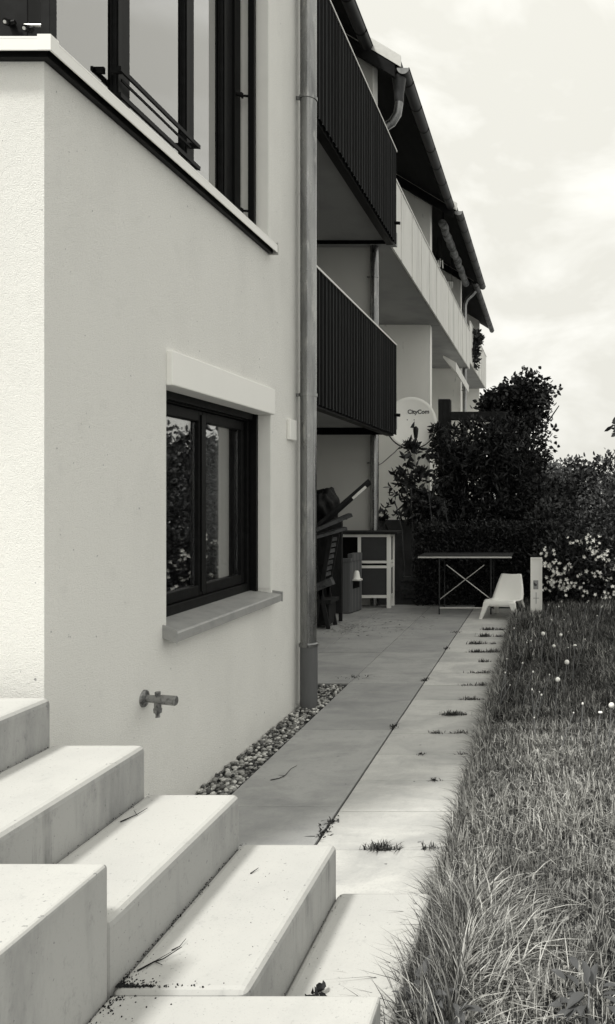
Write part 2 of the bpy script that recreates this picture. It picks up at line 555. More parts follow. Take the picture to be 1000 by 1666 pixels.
# grass blades
def blades(rs, P, h, lean, phi, w, shade):
    n = len(P)
    d = np.stack([np.cos(phi), np.sin(phi), np.zeros(n)], -1)
    wa = phi + np.pi / 2 + rs.normal(0, 0.5, n)
    wd = np.stack([np.cos(wa), np.sin(wa), np.zeros(n)], -1)
    V = np.zeros((n, 7, 3))
    for k, (t, ww) in enumerate(((0, 1.0), (0.42, 0.95), (0.76, 0.62))):
        c = P + d * (lean * h * t ** 2)[:, None]
        c = c + np.array([0, 0, 1.0]) * (h * (t - 0.42 * np.clip(lean, 0, 1.6) * t ** 2))[:, None]
        V[:, 2 * k] = c - wd * (w * ww / 2)[:, None]
        V[:, 2 * k + 1] = c + wd * (w * ww / 2)[:, None]
    V[:, 6] = P + d * (lean * h)[:, None] + np.array([0, 0, 1.0]) * (h * (1 - 0.42 * np.clip(lean, 0, 1.6)))[:, None]
    b = (np.arange(n) * 7)[:, None]
    F4 = np.concatenate([b + np.array([0, 1, 3, 2]), b + np.array([2, 3, 5, 4])])
    F3 = b + np.array([4, 5, 6])
    sh = np.repeat(shade, 7)
    return V.reshape(-1, 3), F4, F3, sh
def merge(parts):
    Vs, A, B, S = [], [], [], []; k = 0
    for V, f4, f3, s in parts:
        Vs.append(V); A.append(f4 + k); B.append(f3 + k); S.append(s); k += len(V)
    return np.concatenate(Vs), np.concatenate(A), np.concatenate(B), np.concatenate(S)
rs = np.random.RandomState(11)
def patchy(x, y, s, seed):
    r = np.random.RandomState(seed); o = np.zeros_like(x)
    for k in range(7):
        a = r.uniform(0, 2 * np.pi); f = s * r.uniform(0.6, 2.4); o += np.sin((x * np.cos(a) + y * np.sin(a)) * f + r.uniform(0, 6.28))
    return o / 3.5
parts = []
def field(n, x0, x1, y0, y1, hlo, hhi, wlo, whi, leanm=0.45, dry=2.2):  # higher dry darkens blades; used far off to paint the house shadow
    x = rs.uniform(x0, x1, n); y = rs.uniform(y0, y1, n)
    pat = patchy(x, y, 5.0, 3); pat2 = patchy(x, y, 13.0, 5)
    h = rs.uniform(hlo, hhi, n) * (1 + 0.28 * pat2 + 0.15 * pat)
    phi = rs.uniform(0, 2 * np.pi, n) * 0.85 + (0.4 + 1.3 * pat)
    lean = np.clip(rs.gamma(1.6, leanm / 1.6, n), 0.02, 1.7)
    z = lawn_z(x, y) - 0.006
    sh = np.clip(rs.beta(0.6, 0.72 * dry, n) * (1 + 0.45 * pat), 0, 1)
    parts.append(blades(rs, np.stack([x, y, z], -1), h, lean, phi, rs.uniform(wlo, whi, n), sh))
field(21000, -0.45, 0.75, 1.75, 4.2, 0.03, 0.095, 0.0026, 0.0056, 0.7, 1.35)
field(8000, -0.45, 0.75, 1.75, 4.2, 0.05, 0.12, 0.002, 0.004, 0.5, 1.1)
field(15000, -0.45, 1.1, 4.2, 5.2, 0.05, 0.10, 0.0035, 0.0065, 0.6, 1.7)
field(20000, -0.45, 1.1, 5.2, 7.2, 0.06, 0.12, 0.0045, 0.008, 0.6, 3.4)  # this field and the next coloured darker as house shade
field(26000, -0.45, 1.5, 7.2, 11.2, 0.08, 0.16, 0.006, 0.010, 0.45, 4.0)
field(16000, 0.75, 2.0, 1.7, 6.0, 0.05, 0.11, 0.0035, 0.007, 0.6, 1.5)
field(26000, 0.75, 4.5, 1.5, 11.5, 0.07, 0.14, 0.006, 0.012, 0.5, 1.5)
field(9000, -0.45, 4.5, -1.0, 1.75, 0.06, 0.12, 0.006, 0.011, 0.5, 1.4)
# taller fringe hanging over the patio edge
n = 5200
y = rs.uniform(2.9, 10.3, n) ** 1.0; x = -0.455 + np.abs(rs.normal(0, 0.04, n))
parts.append(blades(rs, np.stack([x, y, lawn_z(x, y) - 0.005], -1), rs.uniform(0.06, 0.15, n), np.clip(rs.gamma(2, 0.3, n), 0.05, 1.3),
                    rs.normal(np.pi, 0.9, n), rs.uniform(0.004, 0.007, n), np.clip(rs.beta(1.3, 2.8, n), 0, 1)))
# shaggy, combed-over tussock beside the steps
n = 3600
x = -0.405 + np.abs(rs.normal(0, 0.14, n)); y = rs.normal(2.50, 0.22, n); y = np.clip(y, 1.9, 3.2)
phi = np.where(x < -0.36, rs.normal(1.9, 0.9, n), rs.normal(0.35, 0.95, n))
parts.append(blades(rs, np.stack([x, y, lawn_z(x, y) - 0.01], -1), np.where(x < -0.33, rs.uniform(0.07, 0.17, n), rs.uniform(0.06, 0.18, n)), np.clip(rs.gamma(3, 0.34, n), 0.1, 1.7), phi,
                    rs.uniform(0.003, 0.0065, n), np.clip(rs.beta(0.9, 1.3, n), 0, 1)))
n = 1500
x = rs.uniform(-0.418, -0.25, n); y = rs.uniform(1.95, 2.85, n)
parts.append(blades(rs, np.stack([x, y, lawn_z(x, y) - 0.01], -1), rs.uniform(0.14, 0.29, n) * (1.05 - 0.25 * (y - 1.95)), np.clip(rs.gamma(3, 0.17, n), 0.05, 1.2), rs.normal(2.9, 0.8, n),
                    rs.uniform(0.003, 0.0055, n), np.clip(rs.beta(0.8, 2.4, n), 0, 1)))
V, F4, F3, S = merge(parts)
# clover and plantain leaves, dead thatch lying flat
n = 5200
x = rs.uniform(-0.43, 0.9, n); y = 1.8 + 5.2 * rs.uniform(0, 1, n) ** 1.4
LP = np.stack([x, y, lawn_z(x, y) + rs.uniform(0.004, 0.05, n)], -1)
dead = rs.uniform(size=n) < 0.22
ln_ = np.where(dead, rs.uniform(0.05, 0.11, n), rs.uniform(0.012, 0.03, n)); lw_ = np.where(dead, 0.004, ln_ * 0.7)
LD = rs.normal(0, 1, (n, 3)) * np.where(dead, 0.25, 0.6)[:, None] ** np.array([0, 0, 1.0])
r1 = rs.normal(size=(n, 3)); LN = LD / np.linalg.norm(LD, axis=1, keepdims=True); SS = np.cross(LN, np.array([0, 0, 1.0]) + 0.3 * r1); SS /= np.linalg.norm(SS, axis=1, keepdims=True)
LV = np.stack([LP, LP + LN * (ln_ * .5)[:, None] + SS * (lw_ / 2)[:, None], LP + LN * ln_[:, None], LP + LN * (ln_ * .5)[:, None] - SS * (lw_ / 2)[:, None]], 1).reshape(-1, 3)
F4 = np.concatenate([F4, (np.arange(n) * 4)[:, None] + np.array([0, 1, 2, 3]) + len(V)]); V = np.concatenate([V, LV])
S = np.concatenate([S, np.repeat(np.where(dead, rs.uniform(0.3, 0.8, n), rs.uniform(0.05, 0.4, n)) * np.where(y > 5.2, 0.4, 1), 4)])  # leaves past the shadow edge dimmed to paint the same shade
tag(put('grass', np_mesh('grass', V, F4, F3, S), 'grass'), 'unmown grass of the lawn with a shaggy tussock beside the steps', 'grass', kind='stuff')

# pebble strip along the wall foot
bm = bmesh.new(); bmesh.ops.create_icosphere(bm, subdivisions=1, radius=1.0)
iv = np.array([v.co[:] for v in bm.verts]); ifc = np.array([[v.index for v in f.verts] for f in bm.faces]); bm.free()
def pebbles(n, x0, x1, y0, y1, zlo, zhi, rlo, rhi, seed, cond=None):
    r = np.random.RandomState(seed)
    Vs, Fs, Ss = [], [], []; k = 0
    for i in range(n):
        x, y = r.uniform(x0, x1), r.uniform(y0, y1)
        if cond and not cond(x, y): continue
        s = r.uniform(rlo, rhi) * np.array([r.uniform(0.8, 1.35), r.uniform(0.8, 1.35), r.uniform(0.5, 0.85)])
        q = Matrix.Rotation(r.uniform(0, 6.28), 3, 'Z') @ Matrix.Rotation(r.uniform(-.5, .5), 3, 'X')
        p = (iv * (1 + r.uniform(-.1, .1, (len(iv), 1))) * s) @ np.array(q).T + np.array([x, y, r.uniform(zlo, zhi)])
        Vs.append(p); Fs.append(ifc + k); k += len(iv)
        Ss.append(np.full(len(iv), np.clip(r.beta(0.9, 1.3), 0, 1)))
    me = np_mesh('gravel', np.concatenate(Vs), None, np.concatenate(Fs), np.concatenate(Ss))
    for p in me.polygons: p.use_smooth = True
    return me
me = pebbles(2700, -1.90, -1.712, 2.9, 6.44, -0.03, 0.010, 0.008, 0.0165, 4)
tag(put('gravel', me, 'pebble'), 'strip of light and dark rounded pebbles between house wall and patio slabs', 'gravel', kind='stuff')
mb = MB(); mb.box(-1.92, -1.703, 2.8, 6.46, -0.05, -0.0121)
tag(mb.build('gravel_bed', 'joint'), kind='structure')

# ------------------------------------------------------------------ concrete staircase
st = tag(empty('concrete_staircase', (-1.2, 2.3, 0)), 'pale concrete staircase with narrow steps and two broad sitting blocks', 'staircase')
def step(x0, x1, y0, y1, z0, z1, name='step', bev=0.024):
    b = MB(); b.box(x0, x1, y0, y1, z0, z1)
    return b.build(name, 'step', st, bevel=bev, smooth=False)
Y0, Y1 = 1.925, 2.75
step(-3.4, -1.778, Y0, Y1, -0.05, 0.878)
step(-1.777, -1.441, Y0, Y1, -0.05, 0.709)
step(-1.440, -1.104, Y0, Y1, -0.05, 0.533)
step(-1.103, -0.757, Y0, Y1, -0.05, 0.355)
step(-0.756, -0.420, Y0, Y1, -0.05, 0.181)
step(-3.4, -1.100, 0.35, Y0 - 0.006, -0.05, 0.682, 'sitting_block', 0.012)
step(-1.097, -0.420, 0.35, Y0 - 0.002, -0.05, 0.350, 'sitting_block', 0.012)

# ------------------------------------------------------------------ near house
FX, HY0, HY1 = -1.9, 2.89, 5.86
nh = tag(empty('plastered_house', (-4.5, 4.4, 0)), 'pale plastered house with corner window, shuttered lower window and garden tap', 'house')
w = MB()
T = 0.30
# garden facade, lower storey with the window opening
w.box(FX - T, FX, HY0, 3.81, -0.3, 3.26)
w.box(FX - T, FX, 5.24, HY1, -0.3, 3.26)
w.box(FX - T, FX, 3.81, 5.24, -0.3, 0.915)
w.box(FX - T, FX, 3.81, 5.24, 2.30, 3.26)
# facade, upper storey right of the corner window, lintel and gable wall above
w.box(FX - T, FX, 5.20, HY1, 3.26, 8.0)
w.box(FX - T, FX, HY0, 5.20, 5.60, 8.0)
# side wall facing the steps
w.box(-9, FX - T, HY0, HY0 + T, -0.3, 3.26)
w.box(-9, FX - T, HY0, HY0 + T, 5.60, 8.0)
w.box(-9, -5.2, HY0, HY0 + T, 3.26, 5.60)
# rear walls and party wall
w.box(-9.3, -9, HY0, HY1, -0.3, 8.0)
w.box(-9, FX - T, HY1 - T, HY1, -0.3, 8.0)
w.build('wall', 'plaster', nh)
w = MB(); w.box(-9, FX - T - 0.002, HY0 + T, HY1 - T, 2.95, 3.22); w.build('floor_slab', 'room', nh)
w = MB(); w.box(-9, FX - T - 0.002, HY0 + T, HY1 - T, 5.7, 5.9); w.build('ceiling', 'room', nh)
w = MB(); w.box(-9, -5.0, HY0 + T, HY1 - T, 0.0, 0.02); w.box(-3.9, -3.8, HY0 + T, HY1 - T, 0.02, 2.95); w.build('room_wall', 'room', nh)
w = MB(); w.prism([(-9.4, 11.6), (-1.6, 7.75), (-1.6, 7.95), (-9.4, 11.8)], 'y', HY0 - 0.02, HY1); w.build('roof', 'tile', nh)
# lower window -----------------------------------------------------------
f = MB()
fx0, fx1 = -2.11, -2.03
f.box(fx0, fx1, 3.815, 3.875, 0.94, 2.19); f.box(fx0, fx1, 5.175, 5.235, 0.94, 2.19)
f.box(fx0, fx1, 3.875, 5.175, 0.94, 1.005); f.box(fx0, fx1, 3.875, 5.175, 2.095, 2.19)
lw = f.build('window', 'frame', nh, bevel=0.004)
lw['label'] = 'dark two-pane window with white shutter box and metal sill'
for a, b in ((3.88, 4.543), (4.549, 5.17)):
    s = MB()
    x0, x1 = -2.10, -2.052
    s.box(x0, x1, a, a + 0.044, 1.007, 2.093); s.box(x0, x1, b - 0.044, b, 1.007, 2.093)
    s.box(x0, x1, a + 0.044, b - 0.044, 1.007, 1.070); s.box(x0, x1, a + 0.044, b - 0.044, 2.030, 2.093)
    s.build('sash', 'frame', lw, bevel=0.005)
    p = MB(); p.box(-2.084, -2.078, a + 0.0445, b - 0.0445, 1.0705, 2.0295); p.build('pane', 'glass_plain', lw)
c = MB(); pts = [(-2.19 + 0.012 * math.sin(i * 2.1), 4.87 + 0.24 * i / 14) for i in range(15)]
c.add([(a, b, 0.96) for a, b in pts] + [(a, b, 2.15) for a, b in pts], [(i, i + 1, 16 + i, 15 + i) for i in range(14)])
c.build('added_curtain', 'added_curtain', lw, smooth=True, solid=0.003)  # added pale cloth, widens the reflected strip of the reveal
s = MB(); s.box(-2.05, -2.044, 4.52, 4.575, 1.03, 2.07); s.build('cover_strip', 'black', lw)
for yy in (3.812, 5.205):
    s = MB(); s.box(-2.028, -1.985, yy, yy + 0.032, 0.945, 2.15); s.build('guide_rail', 'black', lw)
s = MB()
s.prism([(-2.0, 2.145), (-1.868, 2.145), (-1.868, 2.318), (-2.0, 2.318)], 'y', 3.812, 5.238)
s.build('shutter_box', 'white', lw, bevel=0.006)
s = MB(); s.box(-2.026, -2.002, 3.86, 5.19, 2.105, 2.20); s.build('shutter_slot', 'frame', lw)
s = MB()
prof = [(-2.03, 0.952), (-1.845, 0.922), (-1.835, 0.915), (-1.835, 0.872), (-1.848, 0.872), (-1.848, 0.905), (-2.03, 0.933)]
s.prism(prof, 'y', 3.785, 5.268)
s.build('sill', 'sill', lw, bevel=0.002)
for yy in (3.772, 5.270):
    s = MB(); s.prism([(-1.905 if yy < 4 else -2.03, 0.90 if yy < 4 else 0.935), (-1.831, 0.868), (-1.831, 0.935), (-1.905 if yy < 4 else -2.03, 0.962)], 'y', yy, yy + 0.012)
    s.build('sill_end_cap', 'sill', lw)
s = MB(); s.box(-2.03, -1.902, 5.2365, 5.2395, 0.965, 2.14); s.build('reveal_light_sheet', 'white_render', lw)  # added white sheet: puts the light on this reveal into colour
# corner window ----------------------------------------------------------
f = MB()
def stile(x0, x1, y0, y1): f.box(x0, x1, y0, y1, 3.30, 5.58)
stile(-2.118, -2.085, 3.70, 3.82); stile(-2.118, -2.085, 4.40, 4.51); stile(-2.118, -2.085, 4.91, 5.19)
f.box(-2.30, -2.085, 3.07, 3.16, 3.30, 5.58)                       # corner post
f.box(-2.14, -2.098, 3.16, 4.905, 3.30, 3.345)
f.box(-5.2, -2.30, 3.09, 3.15, 3.30, 3.36); f.box(-3.8, -3.6, 3.07, 3.15, 3.36, 5.58)
cw = f.build('corner_window', 'frame', nh, bevel=0.004)
cw['label'] = 'corner window band with white sheet ledge and two low guard bars'
for a, b in ((3.165, 3.699), (3.821, 4.399), (4.511, 4.909)):
    p = MB(); p.box(-2.108, -2.102, a, b, 3.346, 5.58); p.build('pane', 'glass', cw)
p = MB(); p.box(-3.6, -2.302, 3.12, 3.126, 3.361, 5.58); p.build('pane', 'glass', cw)
p = MB(); p.box(-5.2, -3.802, 3.12, 3.126, 3.361, 5.58); p.build('pane', 'glass', cw)
for y0_, y1_, x_ in ((3.185, 3.65, -2.20), (3.83, 4.35, -2.22), (4.51, 4.86, -2.20)):
    c = MB(); nseg = 24
    pts = [(x_ + 0.012 * math.sin(i * 1.9), y0_ + (y1_ - y0_) * i / nseg) for i in range(nseg + 1)]
    vs = [(px, py, 3.35) for px, py in pts] + [(px, py, 5.57) for px, py in pts]
    c.add(vs, [(i, i + 1, nseg + 2 + i, nseg + 1 + i) for i in range(nseg)])
    c.build('added_curtain', 'added_curtain', cw, smooth=True, solid=0.003)  # added cloth, brightens the panes like reflected sky
for y0_ in (3.690, 4.390, 4.900):                                    # black strips standing for shadow lines on the stiles
    s = MB(); s.box(-2.08, -2.076, y0_ + 0.012, y0_ + 0.045, 3.30, 5.58); s.build('shadow_line', 'black', cw)
s = MB(); s.box(-2.084, -2.070, 5.055, 5.075, 3.30, 5.58); s.build('shadow_line', 'black', cw)
# guide rails of the blind with stand-off pins
def rail(x, y, wx, wy):
    s = MB(); s.box(x - wx / 2, x + wx / 2, y - wy / 2, y + wy / 2, 3.295, 5.58)
    return s.build('guide_rail', 'frame', cw, bevel=0.002)
rail(-2.00, 3.07, 0.036, 0.045)
s = MB(); s.box(-2.012, -1.972, 5.13, 5.165, 3.295, 5.58); s.build('guide_rail', 'black', cw)
for zz in (3.50, 4.27):
    s = MB(); s.tube([(-2.086, 5.13, zz), (-2.01, 5.145, zz)], 0.008, 8); s.tube([(-2.086, 5.10, zz), (-2.052, 5.125, zz)], 0.017, 8)
    s.tube([(-2.05, 5.13, zz - 0.02), (-2.05, 5.13, zz + 0.012)], 0.008, 8)
    s.build('stand_off', 'black', cw)
s = MB(); s.tube([(-2.09, 3.06, 3.47), (-2.018, 3.06, 3.47)], 0.006, 8); s.build('stand_off', 'bolt', cw)
for bx, bz in ((-2.072, 3.447), (-2.148, 3.472)):
    s = MB(); s.tube([(bx, 3.069, bz + 0.012), (bx, 3.035, bz - 0.002)], 0.014, 10); s.tube([(bx, 3.05, bz), (bx + 0.028, 3.05, bz + 0.006)], 0.008, 8)
    k = s.build('hinge', 'black', cw, smooth=True)
    s = MB(); s.tube([(bx, 3.035, bz - 0.004), (bx, 3.029, bz - 0.006)], 0.0065, 10); s.build('bolt_head', 'bolt', cw)
s = MB(); s.box(-2.08, -1.902, 5.194, 5.1985, 3.295, 5.58); s.build('reveal_light_sheet', 'white_render', cw)  # added sheet, whitened for the light on the upper reveal
# two guard bars in front of the opening sash
for zz in (3.498, 3.622):
    s = MB(); s.bar((-2.035, 3.64, zz), (-2.035, 4.47, zz), 0.012, 0.022)
    s.bar((-2.085, 3.66, zz), (-2.035, 3.66, zz), 0.014, 0.03); s.bar((-2.085, 4.45, zz), (-2.035, 4.45, zz), 0.014, 0.03)
    s.build('guard_bar', 'frame', cw)
    s = MB(); s.bar((-2.055, 3.69, zz - 0.03), (-2.055, 4.40, zz - 0.03), 0.008, 0.012); s.build('guard_bar_stiffener', 'black', cw)
# white folded sheet ledge round the corner: top sheet, front lip, underside and strip blackened as painted shade
LX, LY = -1.838, 2.83
def ell(o, ye, xe, z0, z1, t):
    """L-shaped strip whose outer line runs o inside the ledge edge, t wide"""
    b = MB(); ox, oy = LX - o, LY + o
    p = [(ox, oy), (ox, ye), (ox - t, ye), (ox - t, oy + t), (xe, oy + t), (xe, oy)]
    n = 6
    b.add([(a, c, z0) for a, c in p] + [(a, c, z1) for a, c in p], [(0, 1, 2, 3), (0, 3, 4, 5), (6, 9, 8, 7), (6, 11, 10, 9)] + [(q, (q + 1) % n, n + (q + 1) % n, n + q) for q in range(n)])
    return b
ell(0, 5.20, -5.3, 3.281, 3.291, 0.30).build('ledge', 'white', cw, bevel=0.002)
ell(0.0, 5.199, -5.3, 3.240, 3.2805, 0.006).build('ledge_lip', 'white', cw)
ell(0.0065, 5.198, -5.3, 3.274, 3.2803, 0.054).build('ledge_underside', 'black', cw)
ell(0.030, 5.19, -5.3, 3.230, 3.2735, 0.031).build('ledge_shade_strip', 'black', cw)
s = MB(); s.box(-1.885, LX + 0.003, LY - 0.003, LY - 0.0005, 3.239, 3.297); s.box(LX + 0.0005, LX + 0.003, LY - 0.0005, 2.875, 3.239, 3.297); s.build('ledge_corner_cap', 'white', cw)
s = MB(); s.box(-1.905, LX + 0.004, 5.2005, 5.212, 3.226, 3.308); s.build('ledge_end_cap', 'sheet', cw)
# garden tap ---------------------------------------------------------------
tp = tag(empty('garden_tap', (-1.9, 3.6, 0.64)), 'old metal garden tap sticking out of the plastered wall', 'tap')
tx, ty, tz = -1.9, 3.6, 0.645
s = MB(); s.tube([(tx, ty, tz), (tx + 0.008, ty, tz), (tx + 0.014, ty, tz)], [0.041, 0.039, 0.025], 24); s.build('wall_flange', 'tap', tp, smooth=True)
s = MB(); s.tube([(tx + 0.014, ty, tz), (tx + 0.07, ty, tz - 0.004), (tx + 0.085, ty, tz - 0.005)], [0.017, 0.019, 0.023], 16); s.build('body', 'tap', tp, smooth=True)
s = MB(); s.tube([(tx + 0.085, ty, tz - 0.005), (tx + 0.15, ty, tz - 0.011), (tx + 0.153, ty, tz - 0.011)], [0.022, 0.023, 0.020], 10); s.build('handle', 'tap', tp)
s = MB(); s.tube([(tx + 0.065, ty, tz), (tx + 0.065, ty, tz + 0.032)], 0.0125, 6); s.build('vent_cap', 'tap', tp)
s = MB(); s.tube([(tx + 0.065, ty, tz), (tx + 0.065, ty, tz - 0.045), (tx + 0.065, ty, tz - 0.046), (tx + 0.065, ty, tz - 0.066), (tx + 0.065, ty, tz - 0.067), (tx + 0.065, ty, tz - 0.08), (tx + 0.065, ty, tz - 0.088)],
               [0.016, 0.016, 0.020, 0.018, 0.012, 0.009, 0.011], 14); s.build('spout', 'tap', tp, smooth=True)
# junction box ---------------------------------------------------------------
s = MB(); s.box(FX + 0.001, FX + 0.028, 5.56, 5.70, 2.00, 2.15)
jb = s.build('junction_box', 'white', bevel=0.006)
tag(jb, 'small white box fixed to the wall beside the near downpipe', 'junction box')

# ------------------------------------------------------------------ downpipes
def pipe_thing(x, y, r, ztop, clips, label, stand=None, mat='zinc'):
    d = tag(empty('downpipe', (x, y, 0)), label, 'downpipe')
    z0 = stand if stand else 0.0
    s = MB(); s.tube([(x, y, z0), (x, y, ztop)], r, 24); s.build('pipe', mat, d, smooth=True)
    if stand:
        s = MB(); s.tube([(x + 0.003, y, -0.02), (x + 0.003, y, stand)], r + 0.004, 24); s.build('standpipe', 'standpipe', d, smooth=True)
        s = MB(); s.tube([(x + 0.002, y, stand - 0.012), (x + 0.002, y, stand + 0.006), (x + 0.002, y, stand + 0.016)], [r + 0.011, r + 0.012, r + 0.004], 24); s.build('collar', mat, d, smooth=True)
    for zz in clips:
        s = MB(); s.tube([(x, y, zz - 0.012), (x, y, zz + 0.012)], r + 0.006, 24); s.bar((x - r - 0.045, y - 0.01, zz), (x - r + 0.01, y - 0.01, zz), 0.02, 0.022)
        s.build('pipe_clip', mat, d, smooth=True)
    return d
dp = pipe_thing(-1.812, 5.78, 0.060, 7.7, (2.35, 4.58), 'thick zinc downpipe with dark foot at the near house corner', stand=0.475)
dp2 = pipe_thing(-2.53, 11.12, 0.060, 6.35, (2.06, 4.75), 'thin zinc downpipe with swan neck beside the black balconies')
s = MB(); s.tube([(-2.53, 11.12, 6.35), (-2.53, 11.12, 6.62), (-2.50, 11.12, 6.78), (-2.40, 11.11, 6.90), (-2.27, 11.10, 6.98), (-2.19, 11.09, 7.10), (-2.165, 11.08, 7.25), (-2.165, 11.08, 7.42)],
               [0.060] * 8, 16); s.build('swan_neck', 'zinc', dp2, smooth=True)
s = MB(); s.tube([(-2.165, 11.08, 7.26), (-2.165, 11.08, 7.40), (-2.165, 11.08, 7.62)], [0.064, 0.072, 0.105], 16); s.build('outlet', 'dark_zinc', dp2, smooth=True)
dp3 = pipe_thing(-2.42, 22.05, 0.055, 6.9, (4.6,), 'distant pale downpipe at the far end of the grey balcony')
s = MB(); s.tube([(-2.42, 22.05, 6.9), (-2.42, 22.05, 7.05), (-2.36, 22.05, 7.2), (-2.2, 22.05, 7.35), (-2.12, 22.05, 7.45)], 0.055, 12); s.build('swan_neck', 'zinc', dp3, smooth=True)

# ------------------------------------------------------------------ terrace row
TAN = math.tan(R(31))
def roof_z(x): return 7.72 + (-2.15 - x) * TAN
def roof(house, y0, y1, ex, verge=True):
    t = 0.17
    s = MB(); s.prism([(-8.5, roof_z(-8.5)), (ex, roof_z(ex)), (ex, roof_z(ex) + 0.05), (-8.5, roof_z(-8.5) + 0.05)], 'y', y0, y1)
    r = s.build('roof', 'timber', house)
    s = MB(); s.prism([(-8.5, roof_z(-8.5) + 0.055), (ex + 0.03, roof_z(ex + 0.03) + 0.055), (ex + 0.03, roof_z(ex + 0.03) + 0.11), (-8.5, roof_z(-8.5) + 0.11)], 'y', y0 + 0.01, y1)
    s.build('tile_layer', 'tile', r)
    if verge:
        s = MB(); s.prism([(-8.5, roof_z(-8.5) - 0.01), (ex + 0.04, roof_z(ex + 0.04) - 0.01), (ex + 0.04, roof_z(ex + 0.04) + 0.15), (-8.5, roof_z(-8.5) + 0.15)], 'y', y0 - 0.03, y0 - 0.002)
        s.build('verge_flashing', 'sheet', r)
        s = MB(); s.prism([(-8.5, roof_z(-8.5) - 0.20), (ex - 0.05, roof_z(ex - 0.05) - 0.20), (ex - 0.05, roof_z(ex - 0.05) - 0.012), (-8.5, roof_z(-8.5) - 0.012)], 'y', y0 - 0.02, y0 + 0.06)
        s.build('verge_board', 'timber', r)
    # gutter: half round trough with a front bead
    gx_, gz_ = ex + 0.065, roof_z(ex) - 0.035
    n = 10; ro, ri = 0.085, 0.079
    prof = [(gx_ + ro * math.cos(math.pi + math.pi * i / n), gz_ + ro * math.sin(math.pi + math.pi * i / n)) for i in range(n + 1)]
    prof += [(gx_ + ri * math.cos(2 * math.pi - math.pi * i / n), gz_ + ri * math.sin(2 * math.pi - math.pi * i / n)) for i in range(n + 1)]
    s = MB()
    k = len(prof)
    s.add([(p[0], y0, p[1]) for p in prof] + [(p[0], y1, p[1]) for p in prof], [(i, (i + 1) % k, k + (i + 1) % k, k + i) for i in range(k)])
    s.tube([(gx_ + ro, y0, gz_), (gx_ + ro, y1, gz_)], 0.010, 8)
    g = s.build('gutter', 'dark_zinc', house, smooth=True)
    cap = MB(); cap.prism([(gx_ + 0.086 * math.cos(math.pi + math.pi * i / n), gz_ + 0.086 * math.sin(math.pi + math.pi * i / n)) for i in range(n + 1)], 'y', y0 - 0.006, y0 - 0.001)
    cap.build('gutter_end', 'zinc', g)
    yy = y0 + 0.35
    bmsh = None
    while yy < y1 - 0.1:
        if bmsh is None:
            b = MB()
            pts = [(gx_ + 0.089 * math.cos(math.pi + math.pi * i / 8), yy, gz_ + 0.089 * math.sin(math.pi + math.pi * i / 8)) for i in range(9)]
            for p, q in zip(pts, pts[1:]): b.bar(p, q, 0.022, 0.004, up=(0, 0, 1))
            b.bar((gx_ - 0.089, yy, gz_), (gx_ - 0.16, yy, gz_ + 0.06), 0.022, 0.004)
            bmsh = b.mesh('gutter_bracket', (gx_, yy, gz_))
        put('gutter_bracket', bmsh, 'black', g, (gx_, yy, gz_))
        yy += 0.72
    return r
def shell(house, y0, y1, xback=-4.2, party=True, xedge=-2.57, paint='row_plaster'):
    s = MB(); s.box(-8.5, xback, y0, y1, -0.2, 9.0 if xback < -3 else 7.5); s.build('rear_wall', 'row_plaster', house)
    if party:
        top = [(-8.5, -0.2), (xedge, -0.2), (xedge, roof_z(xedge) - 0.02), (-8.5, roof_z(-8.5) - 0.02)]
        s = MB(); s.prism(top, 'y', y1 - 0.02, y1 + 0.24)
        p = s.build('party_wall', paint, house)
        s = MB(); s.box(xedge + 0.001, xedge + 0.014, y1 - 0.024, y1 + 0.244, 0.9, roof_z(xedge) - 0.05); s.build('edge_strip', 'white_render', p)
def back_door(house, y0, y1, z0, z1, xback=-4.2):
    s = MB()
    s.box(xback + 0.002, xback + 0.05, y0, y0 + 0.09, z0, z1); s.box(xback + 0.002, xback + 0.05, y1 - 0.09, y1, z0, z1)
    s.box(xback + 0.002, xback + 0.05, y0 + 0.09, y1 - 0.09, z0, z0 + 0.1); s.box(xback + 0.002, xback + 0.05, y0 + 0.09, y1 - 0.09, z1 - 0.1, z1)
    d = s.build('terrace_door', 'frame', house)
    s = MB(); s.box(xback + 0.012, xback + 0.02, y0 + 0.09, y1 - 0.09, z0 + 0.1, z1 - 0.1); s.build('pane', 'glass', d)

